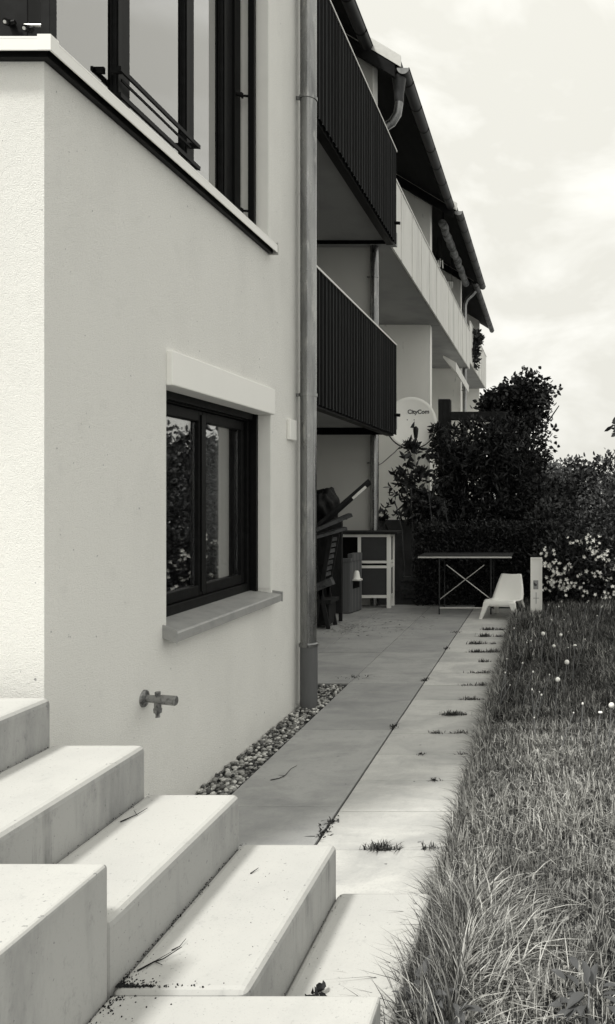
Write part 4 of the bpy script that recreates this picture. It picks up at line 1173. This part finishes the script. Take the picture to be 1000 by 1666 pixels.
# ------------------------------------------------------------------ grey box with the white cup
gb = tag(empty('storage_box', (-2.85, 10.5, 0)), 'tall grey ribbed box standing in front of the cabinet', 'box')
s = MB(); s.prism([(-3.02, 10.32), (-2.675, 10.32), (-2.60, 10.66), (-2.98, 10.66)], 'z', 0.01, 0.70); s.build('body', 'box', gb, bevel=0.006)
s = MB(); s.prism([(-3.03, 10.31), (-2.668, 10.31), (-2.655, 10.36), (-3.03, 10.36)], 'z', 0.7005, 0.745); s.build('lid_edge', 'box', gb)
s = MB(); s.prism([(-2.72, 10.37), (-2.655, 10.37), (-2.595, 10.665), (-2.72, 10.665)], 'z', 0.7005, 0.80); s.build('raised_back', 'box', gb)
s = MB(); s.prism([(-2.664, 10.40), (-2.654, 10.40), (-2.613, 10.585), (-2.623, 10.585)], 'z', 0.33, 0.44); s.build('side_opening', 'black', gb)
wc = MB(); wc.tube([(-2.615, 10.43, 0.452), (-2.615, 10.43, 0.462), (-2.615, 10.43, 0.463), (-2.615, 10.43, 0.55), (-2.615, 10.43, 0.57)], [0.075, 0.075, 0.052, 0.036, 0.022], 16)
ledge = MB(); ledge.box(-2.69, -2.55, 10.38, 10.50, 0.436, 0.450); ledge.build('shelf', 'white_plastic', gb)
tag(wc.build('plastic_cup', 'white_plastic', smooth=True), 'small white plastic cup upside down on the grey box ledge', 'cup')

# ------------------------------------------------------------------ heap of garden furniture behind the pipe
fc_ = tag(empty('folded_chair', (-2.72, 9.4, 0)), 'dark weathered folding chair leaning in the shade behind the near downpipe', 'chair')
for yy in (9.15, 9.45):
    s = MB(); s.bar((-2.80, yy, 0.0), (-2.60, yy, 1.12), 0.045, 0.03); s.build('leg', 'wood', fc_)
    s = MB(); s.bar((-2.63, yy, 0.0), (-2.78, yy, 0.75), 0.045, 0.03); s.build('leg', 'wood', fc_)
for k in range(7):
    z = 0.62 + 0.07 * k; x = -2.80 + 0.2 * z / 1.12
    s = MB(); s.box(x - 0.012, x + 0.012, 9.17, 9.43, z, z + 0.045); s.build('slat', 'wood_weathered', fc_)
s = MB(); s.bar((-2.86, 9.12, 0.46), (-2.57, 9.12, 0.58), 0.10, 0.09); s.build('armrest', 'wood_weathered', fc_)
s = MB(); s.box(-2.86, -2.60, 9.14, 9.5, 0.30, 0.345); s.build('seat', 'wood', fc_)
s = MB(); s.box(-2.88, -2.64, 9.20, 9.5, 0.04, 0.298); s.build('storage_panel', 'wood', fc_)
pl = tag(empty('wooden_plank', (-2.6, 9.2, 1.3)), 'dark plank with pale end sticking up at an angle behind the near downpipe', 'plank')
s = MB(); s.bar((-2.85, 9.0, 1.10), (-2.16, 9.25, 1.76), 0.16, 0.035, up=(-0.6, 0.1, 0.7)); s.build('board', 'wood', pl)
s = MB(); s.bar((-2.31, 9.03, 1.555), (-2.165, 9.08, 1.695), 0.012, 0.030, up=(-0.6, 0.1, 0.7)); s.build('pale_end', 'panel', pl)
pl = tag(empty('wooden_plank', (-2.6, 9.1, 1.1)), 'weathered plank lying flatter under the tilted one', 'plank')
s = MB(); s.bar((-2.80, 9.0, 1.17), (-2.38, 9.2, 1.36), 0.22, 0.04); s.bar((-2.84, 9.0, 1.08), (-2.44, 9.2, 1.20), 0.2, 0.035); s.build('board', 'wood_weathered', pl)
bg_ = bmesh.new(); bmesh.ops.create_icosphere(bg_, subdivisions=4, radius=1.0)
for v in bg_.verts:
    c = v.co; k = 1 + 0.10 * math.sin(c.x * 7 + c.z * 4) + 0.07 * math.sin(c.y * 11 + c.z * 6) + 0.05 * math.sin(c.x * 17)
    v.co = Vector((c.x * 0.17, c.y * 0.30, max(c.z, -0.55) * 0.24 + 0.03 * math.sin(c.x * 5))) * k
me = bpy.data.meshes.new('tarpaulin'); bg_.to_mesh(me); bg_.free()
for p in me.polygons: p.use_smooth = True
tag(put('tarpaulin', me, 'tarp', None, (-2.86, 9.75, 1.44)), 'black crumpled tarpaulin bundle on the furniture heap', 'tarpaulin')
cr_ = tag(empty('garden_table_folded', (-2.85, 9.75, 0)), 'dark folded table standing upright under the tarpaulin', 'table')
s = MB(); s.box(-3.02, -2.60, 9.62, 9.68, 0.12, 1.28); s.build('table_top', 'wood', cr_)
for xx in (-2.98, -2.66):
    s = MB(); s.box(xx, xx + 0.04, 9.70, 9.74, 0, 1.1); s.build('leg', 'wood', cr_)
s = MB(); s.box(-3.02, -2.60, 9.62, 9.9, 1.2805, 1.31); s.build('edge_board', 'wood', cr_)

# ------------------------------------------------------------------ garden table
tb = tag(empty('garden_table', (-1.1, 10.5, 0)), 'garden table with thin metal legs and crossed braces before the hedge', 'table')
yt0, yt1 = 10.25, 10.85
s = MB(); s.box(-1.75, -0.50, yt0, yt1, 0.768, 0.785); s.build('table_top', 'wood', tb, bevel=0.003)
s = MB(); s.box(-1.75, -0.50, yt0 - 0.006, yt0 - 0.001, 0.756, 0.776); s.build('edge_trim', 'sheet', tb)
for xx in (-1.47, -0.78):
    for yy in (yt0 + 0.03, yt1 - 0.06):
        s = MB(); s.tube([(xx, yy, 0), (xx, yy, 0.767)], 0.010, 8); s.build('leg', 'dark_zinc', tb)
s = MB(); s.tube([(-1.47, yt0 + 0.03, 0.085), (-0.78, yt0 + 0.03, 0.085)], 0.010, 8); s.build('stretcher', 'sheet', tb)
s = MB(); s.tube([(-1.465, yt0 + 0.045, 0.20), (-0.87, yt0 + 0.045, 0.66)], 0.006, 6); s.build('brace', 'sheet', tb)
s = MB(); s.tube([(-0.785, yt0 + 0.06, 0.20), (-1.38, yt0 + 0.06, 0.66)], 0.006, 6); s.build('brace', 'sheet', tb)

# ------------------------------------------------------------------ white plastic chair
ch = tag(empty('garden_chair', (-0.575, 10.08, 0.002)), 'low white moulded plastic chair at the end of the patio', 'chair')
prof = [(0.265, 0.525, 0.130, 0.0), (0.257, 0.522, 0.142, 0.004), (0.225, 0.45, 0.165, 0.014), (0.185, 0.36, 0.190, 0.022), (0.14, 0.27, 0.208, 0.028), (0.09, 0.20, 0.216, 0.04), (0.0, 0.18, 0.218, 0.06), (-0.10, 0.195, 0.216, 0.05), (-0.19, 0.225, 0.212, 0.030), (-0.235, 0.228, 0.210, 0.018), (-0.25, 0.205, 0.210, 0.008), (-0.252, 0.165, 0.208, 0.0)]
nv = 12; vs, fc = [], []
for (y, z, hw, dip) in prof:
    for j in range(nv + 1):
        u = -1 + 2 * j / nv
        edge = max(0, abs(u) - 0.72) / 0.28
        vs.append((u * hw, y, z + dip * (u * u) - 0.018 * edge ** 2 * (1 if z < 0.4 else 0.3) + (0.010 * u * u if z > 0.5 else 0)))
for i in range(len(prof) - 1):
    for j in range(nv):
        a = i * (nv + 1) + j; fc.append((a, a + 1, a + nv + 2, a + nv + 1))
s = MB(); s.add(vs, fc); me = s.mesh('seat_shell', (0, 0, 0), True)
put('seat_shell', me, 'white_plastic', ch, WP[ch.name], solid=0.014)
def chair_leg(top, foot, wt, wf, d):
    s = MB(); t0, f0 = Vector(top), Vector(foot); n = 5
    vs, fc = [], []
    for i in range(n + 1):
        t = i / n; c = t0.lerp(f0, t); w = wt + (wf - wt) * (t ** 0.6); dd = d * (1 - 0.35 * t)
        vs += [(c.x - w / 2, c.y - dd / 2, c.z), (c.x + w / 2, c.y - dd / 2, c.z), (c.x + w / 2, c.y + dd / 2, c.z), (c.x - w / 2, c.y + dd / 2, c.z)]
    for i in range(n):
        for k in range(4): fc.append((i * 4 + k, i * 4 + (k + 1) % 4, i * 4 + 4 + (k + 1) % 4, i * 4 + 4 + k))
    fc += [(0, 3, 2, 1), tuple(n * 4 + k for k in range(4))]
    s.add(vs, fc)
    put('leg', s.mesh('leg', (0, 0, 0)), 'white_plastic', ch, WP[ch.name], bevel=0.006)
for sx in (-1, 1):
    chair_leg((sx * 0.165, -0.235, 0.22), (sx * 0.245, -0.275, 0.0), 0.095, 0.042, 0.055)
    chair_leg((sx * 0.165, 0.09, 0.215), (sx * 0.205, 0.25, 0.0), 0.075, 0.045, 0.085)
ch.rotation_euler = (0, 0, R(-15))

# ------------------------------------------------------------------ white sign post
sg = tag(empty('sign_post', (-0.165, 9.9, 0)), 'slim white upright board with small printed pictures beside the chair', 'sign')
s = MB(); s.box(-0.235, -0.095, 9.88, 9.92, 0.0, 0.79); s.build('board', 'white', sg, bevel=0.003)
for xa, xb, za, zb_ in ((-0.240, -0.222, 0.0, 0.795), (-0.108, -0.090, 0.0, 0.795), (-0.222, -0.108, 0.778, 0.795)):
    s = MB(); s.box(xa, xb, 9.868, 9.879, za, zb_); s.build('frame_strip', 'white', sg)
s = MB(); s.box(-0.203, -0.140, 9.8775, 9.8795, 0.385, 0.50); s.build('print', 'print_grey', sg)
s = MB(); s.add([(-0.203, 9.876, 0.455), (-0.19, 9.876, 0.43), (-0.165, 9.876, 0.425), (-0.145, 9.876, 0.47), (-0.16, 9.876, 0.445), (-0.19, 9.876, 0.47), (-0.20, 9.876, 0.50)], [(0, 1, 2, 3, 4, 5, 6)]); s.build('print', 'print', sg)
s = MB(); s.box(-0.172, -0.164, 9.876, 9.8795, 0.20, 0.345); s.box(-0.205, -0.130, 9.876, 9.8795, 0.268, 0.274); s.build('print', 'print_grey', sg)

# ------------------------------------------------------------------ weeds in the slab joints
ORD = ['first', 'second', 'third', 'fourth', 'fifth', 'sixth', 'seventh', 'eighth', 'ninth', 'tenth', 'eleventh', 'twelfth', 'thirteenth', 'fourteenth', 'fifteenth', 'sixteenth', 'seventeenth', 'eighteenth', 'nineteenth', 'twentieth', 'twenty-first', 'twenty-second'] + ['twenty-' + w for w in ('third', 'fourth', 'fifth', 'sixth', 'seventh', 'eighth', 'ninth')] + ['thirtieth'] + ['thirty-' + w for w in ('first', 'second', 'third', 'fourth')]
tufts = [(-0.76, 3.465, .17, 70, .055), (-0.55, 3.47, .12, 18, .05), (-0.64, 4.30, .09, 22, .03), (-0.79, 4.735, .07, 24, .022), (-0.54, 4.735, .10, 8, .04), (-0.76, 5.155, .13, 26, .035), (-0.58, 5.155, .16, 22, .04), (-0.70, 5.58, .20, 110, .055),
         (-0.60, 6.0, .22, 46, .04), (-0.70, 6.45, .16, 24, .03), (-0.54, 6.45, .16, 44, .055), (-0.66, 6.897, .22, 30, .04), (-0.56, 6.897, .14, 30, .06), (-0.62, 7.35, .14, 34, .06), (-0.72, 7.81, .22, 90, .05), (-0.56, 7.81, .2, 60, .06), (-0.60, 8.235, .08, 24, .04), (-0.78, 8.235, .2, 80, .06),
         (-0.73, 8.66, .16, 70, .07), (-0.56, 8.66, .14, 50, .05), (-0.72, 9.09, .18, 60, .06), (-0.58, 9.09, .2, 50, .05)]
for i, (x, y, w_, n, h) in enumerate(tufts):
    r_ = np.random.RandomState(200 + i)
    n2 = int(n * 1.9)
    P = np.stack([x + r_.normal(0, w_ * 0.22, n2), y + r_.normal(0, 0.009, n2), np.full(n2, -0.004)], -1)
    V, F4, F3, S = blades(r_, P, h * 0.8 * r_.uniform(0.25, 1.2, n2), r_.gamma(2, 0.35, n2), r_.uniform(0, 6.28, n2), r_.uniform(0.004, 0.008, n2), r_.beta(1.2, 4, n2) * 0.4)
    o = put('weed_tuft', np_mesh('weed_tuft', V - np.array([x, y, 0]), F4, F3, S), 'grass', None, (x, y, 0))
    tag(o, '%s grass tuft from the steps in the slab joints beside the lawn' % ORD[i], 'weed', 'weeds in the slab joints')
moss = [(-1.069, 3.62, .03), (-1.069, 3.75, .05), (-1.069, 5.3, .03), (-1.069, 6.62, .03), (-1.069, 8.95, .10), (-1.70, 6.72, .13), (-1.069, 8.0, .04)]
for i, (x, y, w_) in enumerate(moss):
    r_ = np.random.RandomState(300 + i); n2 = 40
    P = np.stack([x + r_.normal(0, w_ * 0.4, n2), y + r_.normal(0, 0.03, n2), np.full(n2, -0.004)], -1)
    V, F4, F3, S = blades(r_, P, r_.uniform(0.008, 0.03, n2), r_.gamma(2, 0.5, n2), r_.uniform(0, 6.28, n2), r_.uniform(0.005, 0.010, n2), r_.beta(1, 5, n2) * 0.2)
    tag(put('weed_tuft', np_mesh('weed_tuft', V - np.array([x, y, 0]), F4, F3, S), 'grass', None, (x, y, 0)),
        ('%s small dark weed from the steps along the long dark slab joint' % ORD[sum(1 for m_ in moss if m_[0] == x and m_[1] < y)]) if x > -1.5 else 'dark weed clump on the joint past the pebble strip', 'weed', 'weeds in the long joint')

# ------------------------------------------------------------------ dandelions
head = bmesh.new(); bmesh.ops.create_icosphere(head, subdivisions=2, radius=1.0); hm = bpy.data.meshes.new('seed_head'); head.to_mesh(hm); head.free()
for p in hm.polygons: p.use_smooth = True
def dandelion(x, y, z, r, lean, label, group, flat=1.0):
    d = tag(empty('dandelion', (x, y, 0.02)), label, 'dandelion', group)
    s = MB(); s.tube([(x, y, 0.02), (x + lean * 0.4, y, z * 0.55), (x + lean, y, z)], [0.0035, 0.003, 0.003], 6); s.build('stem', 'stalk', d, smooth=True)
    o = put('seed_head', hm, 'petal', d, (x + lean, y, z + r * flat * 0.6)); o.scale = (r * 0.78, r * 0.78, r * 0.78 * flat)
seeds = [(-0.075, 7.0, .32, .024, .02), (0.075, 6.9, .33, .018, .03), (0.07, 6.55, .30, .018, -.03), (0.195, 6.4, .34, .021, .02), (0.105, 5.85, .31, .025, .03), (0.04, 5.35, .30, .022, .02), (0.355, 4.62, .32, .023, .02), (0.26, 4.5, .32, .018, .04)]
for i, (x, y, z, r, ln) in enumerate(sorted(seeds, key=lambda q: q[1])):
    dandelion(x, y, z, r, ln, '%s nearest dandelion clock with a white seed head in the lawn' % ORD[i], 'dandelion clocks', 1.0 if i not in (0, 4) else 0.5)
r_ = random.Random(5)
buds = sorted(r_.uniform(4.6, 9.3) for _ in range(34))
for i, y in enumerate(buds):
    x = r_.uniform(-0.38, 0.085 * y + 0.05)
    dandelion(x, y, r_.uniform(0.20, 0.33), r_.uniform(0.005, 0.0095), r_.uniform(-0.02, 0.09), 'small pale closed dandelion bud in the lawn, %s nearest to the steps' % ORD[i], 'dandelion buds', 1.2)

# ------------------------------------------------------------------ broad-leaved weeds, litter, twigs
lf = MB()
lp = [(0, 0), (0.25, 0.16), (0.5, 0.20), (0.78, 0.12), (1, 0)]
vs = [(t, 0, 0.12 * math.sin(t * 3.0)) for t, w_ in lp] + [(t, w_, 0.12 * math.sin(t * 3.0) + 0.06 * (w_ > 0)) for t, w_ in lp[1:-1]] + [(t, -w_, 0.12 * math.sin(t * 3.0) + 0.06) for t, w_ in lp[1:-1]]
lf.add(vs, [(0, 1, 5), (1, 2, 6, 5), (2, 3, 7, 6), (3, 4, 7), (0, 8, 1), (1, 8, 9, 2), (2, 9, 10, 3), (3, 10, 4)])
lme = lf.mesh('leaf', smooth=True)
a = lme.attributes.new('shade', 'FLOAT', 'POINT'); a.data.foreach_set('value', np.full(len(lme.vertices), 0.6, np.float32))
def broad_weed(x, y, z, n, label, seed, size=0.062):
    r_ = random.Random(seed)
    d = tag(empty('broadleaf_weed', (x, y, z)), label, 'weed', 'broad-leaved weeds')
    for k in range(4):
        s = MB(); a = r_.uniform(0, 6.28); s.tube([(x, y, z - 0.05), (x + 0.02 * math.cos(a), y + 0.02 * math.sin(a), z + 0.05), (x + 0.06 * math.cos(a), y + 0.06 * math.sin(a), z + 0.09)], [0.004, 0.003, 0.002], 6); s.build('stem', 'stalk', d)
    for k in range(n):
        a = r_.uniform(0, 6.28); q = r_.uniform(0.01, 0.07)
        o = put('leaf', lme, 'leaf_weed', d, (x + q * math.cos(a), y + q * math.sin(a), z + r_.uniform(0.04, 0.14)), rot=(r_.uniform(-.4, .4), r_.uniform(-.5, .35), a))
        k_ = size * r_.uniform(0.7, 1.2); o.scale = (k_, k_, k_)
broad_weed(-0.365, 2.14, 0.09, 22, 'broad-leaved weed at the foot of the tussock, left one', 1)
broad_weed(-0.285, 2.14, 0.085, 16, 'broad-leaved weed in the tussock, middle one', 2)
broad_weed(0.11, 2.15, 0.10, 24, 'broad-leaved weed in the bottom right corner', 3)
for i, (x, y, z, rz, lab) in enumerate(((0.02, 2.40, 0.10, 0.6, 'pale dry leaf caught in the grass, upper one'), (0.055, 2.34, 0.10, 2.4, 'pale dry leaf caught in the grass, lower one'))):
    lm2 = lme.copy(); lm2.materials.clear()
    o = put('dry_leaf', lm2, 'panel', None, (x, y, z), rot=(0.3, -0.2, rz)); o.scale = (0.05,) * 3; tag(o, lab, 'leaf', 'dry leaves in the grass')
def twig(pts, r, label, branches=()):
    s = MB(); s.tube(pts, [r * 0.7 * (1 - 0.6 * i / (len(pts) - 1)) for i in range(len(pts))], 6)
    for b in branches: s.tube(b, [r * 0.35, r * 0.2], 5)
    tag(s.build('twig', 'wood'), label, 'twig', 'twigs on steps and patio')
zD = 0.3575
twig([(-1.075, 2.005, zD), (-1.05, 2.04, zD + .002), (-1.03, 2.05, zD + .004), (-1.00, 2.09, zD + .012)], 0.0035, 'dark twig with side shoots near the dirty step corner',
     [[(-1.05, 2.04, zD + .002), (-1.06, 2.015, zD + .006)], [(-1.045, 2.04, zD + .002), (-1.02, 2.025, zD + .003)], [(-1.06, 2.03, zD), (-1.02, 2.075, zD + .008)]])
twig([(-1.03, 2.095, zD), (-1.015, 2.11, zD + .002), (-1.012, 2.14, zD + .006)], 0.0025, 'short curved twig behind the bigger one')
twig([(-1.435, 2.08, .5355), (-1.41, 2.10, .536), (-1.365, 2.12, .539)], 0.003, 'thin twig lying on the middle step tread')
twig([(-1.395, 2.50, .536), (-1.37, 2.55, .538), (-1.36, 2.60, .540)], 0.003, 'small twig on the middle tread close to the riser', [[(-1.37, 2.55, .538), (-1.395, 2.58, .541)]])
twig([(-0.98, 2.52, zD), (-0.965, 2.55, zD + .004)], 0.003, 'bit of twig on the second lowest step tread')
twig([(-1.56, 4.30, 0.003), (-1.52, 4.32, 0.005), (-1.50, 4.36, 0.006), (-1.50, 4.46, 0.009), (-1.485, 4.52, 0.006)], 0.004, 'crooked twig lying on the slab by the pebbles', [[(-1.50, 4.36, 0.006), (-1.54, 4.37, 0.005)]])
# dead leaf clump on the lowest tread
r_ = np.random.RandomState(61); n = 26
P = np.stack([r_.normal(-0.655, 0.014, n), r_.normal(2.155, 0.012, n), r_.uniform(0.183, 0.196, n)], -1)
V, F4, S = leaves(r_, P, r_.normal(0, 1, (n, 3)) * np.array([1, 1, .25]), r_.uniform(.02, .045, n), r_.uniform(.012, .022, n), r_.beta(1, 3, n))
tag(put('dead_leaf_clump', np_mesh('dead_leaf_clump', V - np.array([-0.655, 2.155, 0.183]), F4, None, S), 'dirt', None, (-0.655, 2.155, 0.183)), 'dark crumpled dead leaf on the lowest step tread', 'dead leaf')
# dirt crumbs in the stair corners (uncountable)
r_ = np.random.RandomState(62)
pts = []
def crumbs(n, x, y, z, sx, sy): 
    for _ in range(n): pts.append((x + abs(r_.normal(0, sx)) if sx > 0 else x, r_.normal(y, sy), z, r_.uniform(0.001, 0.005)))
for k in range(420): pts.append((-1.096 + min(0.22, r_.exponential(0.035)), 1.942 + r_.exponential(0.006), 0.3555, r_.uniform(0.0008, 0.0042)))
for k in range(110): pts.append((-1.092 + r_.exponential(0.03), 1.915 - r_.exponential(0.035), 0.351, r_.uniform(0.0008, 0.0036)))
for k in range(60): pts.append((-1.095 + r_.exponential(0.020), 1.945 + r_.exponential(0.05), 0.3555, r_.uniform(0.0008, 0.0032)))
for k in range(200): pts.append((-1.099 + abs(r_.normal(0, 0.006)), 1.95 + 0.79 * r_.uniform(0, 1) ** 1.6, 0.3555, r_.uniform(0.0008, 0.0036)))
for k in range(70): pts.append((-1.436 + abs(r_.normal(0, 0.008)), r_.uniform(1.95, 2.74), 0.534, r_.uniform(0.001, 0.003)))
for k in range(60): pts.append((-1.772 + abs(r_.normal(0, 0.008)), r_.uniform(2.2, 2.74), 0.710, r_.uniform(0.001, 0.003)))
for k in range(60): pts.append((-0.752 + abs(r_.normal(0, 0.010)), r_.uniform(1.95, 2.74), 0.182, r_.uniform(0.001, 0.003)))
for k in range(60): pts.append((r_.uniform(-1.05, -0.45), r_.uniform(1.95, 2.7), 0.182 if k % 2 else 0.356, r_.uniform(0.0008, 0.0022)))
pts = [(x, y, 0.182 if x > -0.752 and y > 1.93 else z, s_) for x, y, z, s_ in pts]
Vs, Fs, Ss = [], [], []; k = 0
for x, y, z, s_ in pts:
    Vs.append(iv * s_ * 0.65 * r_.uniform(0.6, 1.4, 3) + np.array([x, y, z])); Fs.append(ifc + k); k += len(iv); Ss.append(np.full(len(iv), r_.beta(1, 3)))
tag(put('dirt', np_mesh('dirt', np.concatenate(Vs), None, np.concatenate(Fs), np.concatenate(Ss)), 'dirt'), 'dark soil crumbs gathered in the corners of the steps', 'dirt', kind='stuff')
# scattered straw and scraps on the shaded patio
r_ = np.random.RandomState(63); n = 260
P = np.stack([r_.uniform(-2.7, -1.4, n), r_.normal(9.35, 0.55, n), np.full(n, 0.004)], -1)
P[:120, 0] = r_.normal(-2.45, 0.16, 120); P[:120, 1] = r_.normal(9.2, 0.22, 120)
D = r_.normal(0, 1, (n, 3)) * np.array([1, 1, 0.03])
V, F4, S = leaves(r_, P, D, r_.uniform(.02, .07, n), r_.uniform(.008, .022, n), np.clip(r_.beta(.8, 1.2, n), 0, 1))
V[:, 2] = np.abs(V[:, 2] - 0.004) * 0.3 + 0.004
tag(put('straw_litter', np_mesh('straw_litter', V, F4, None, S), 'scrap'), 'scattered pale straw and scraps on the shaded patio', 'litter', kind='stuff')
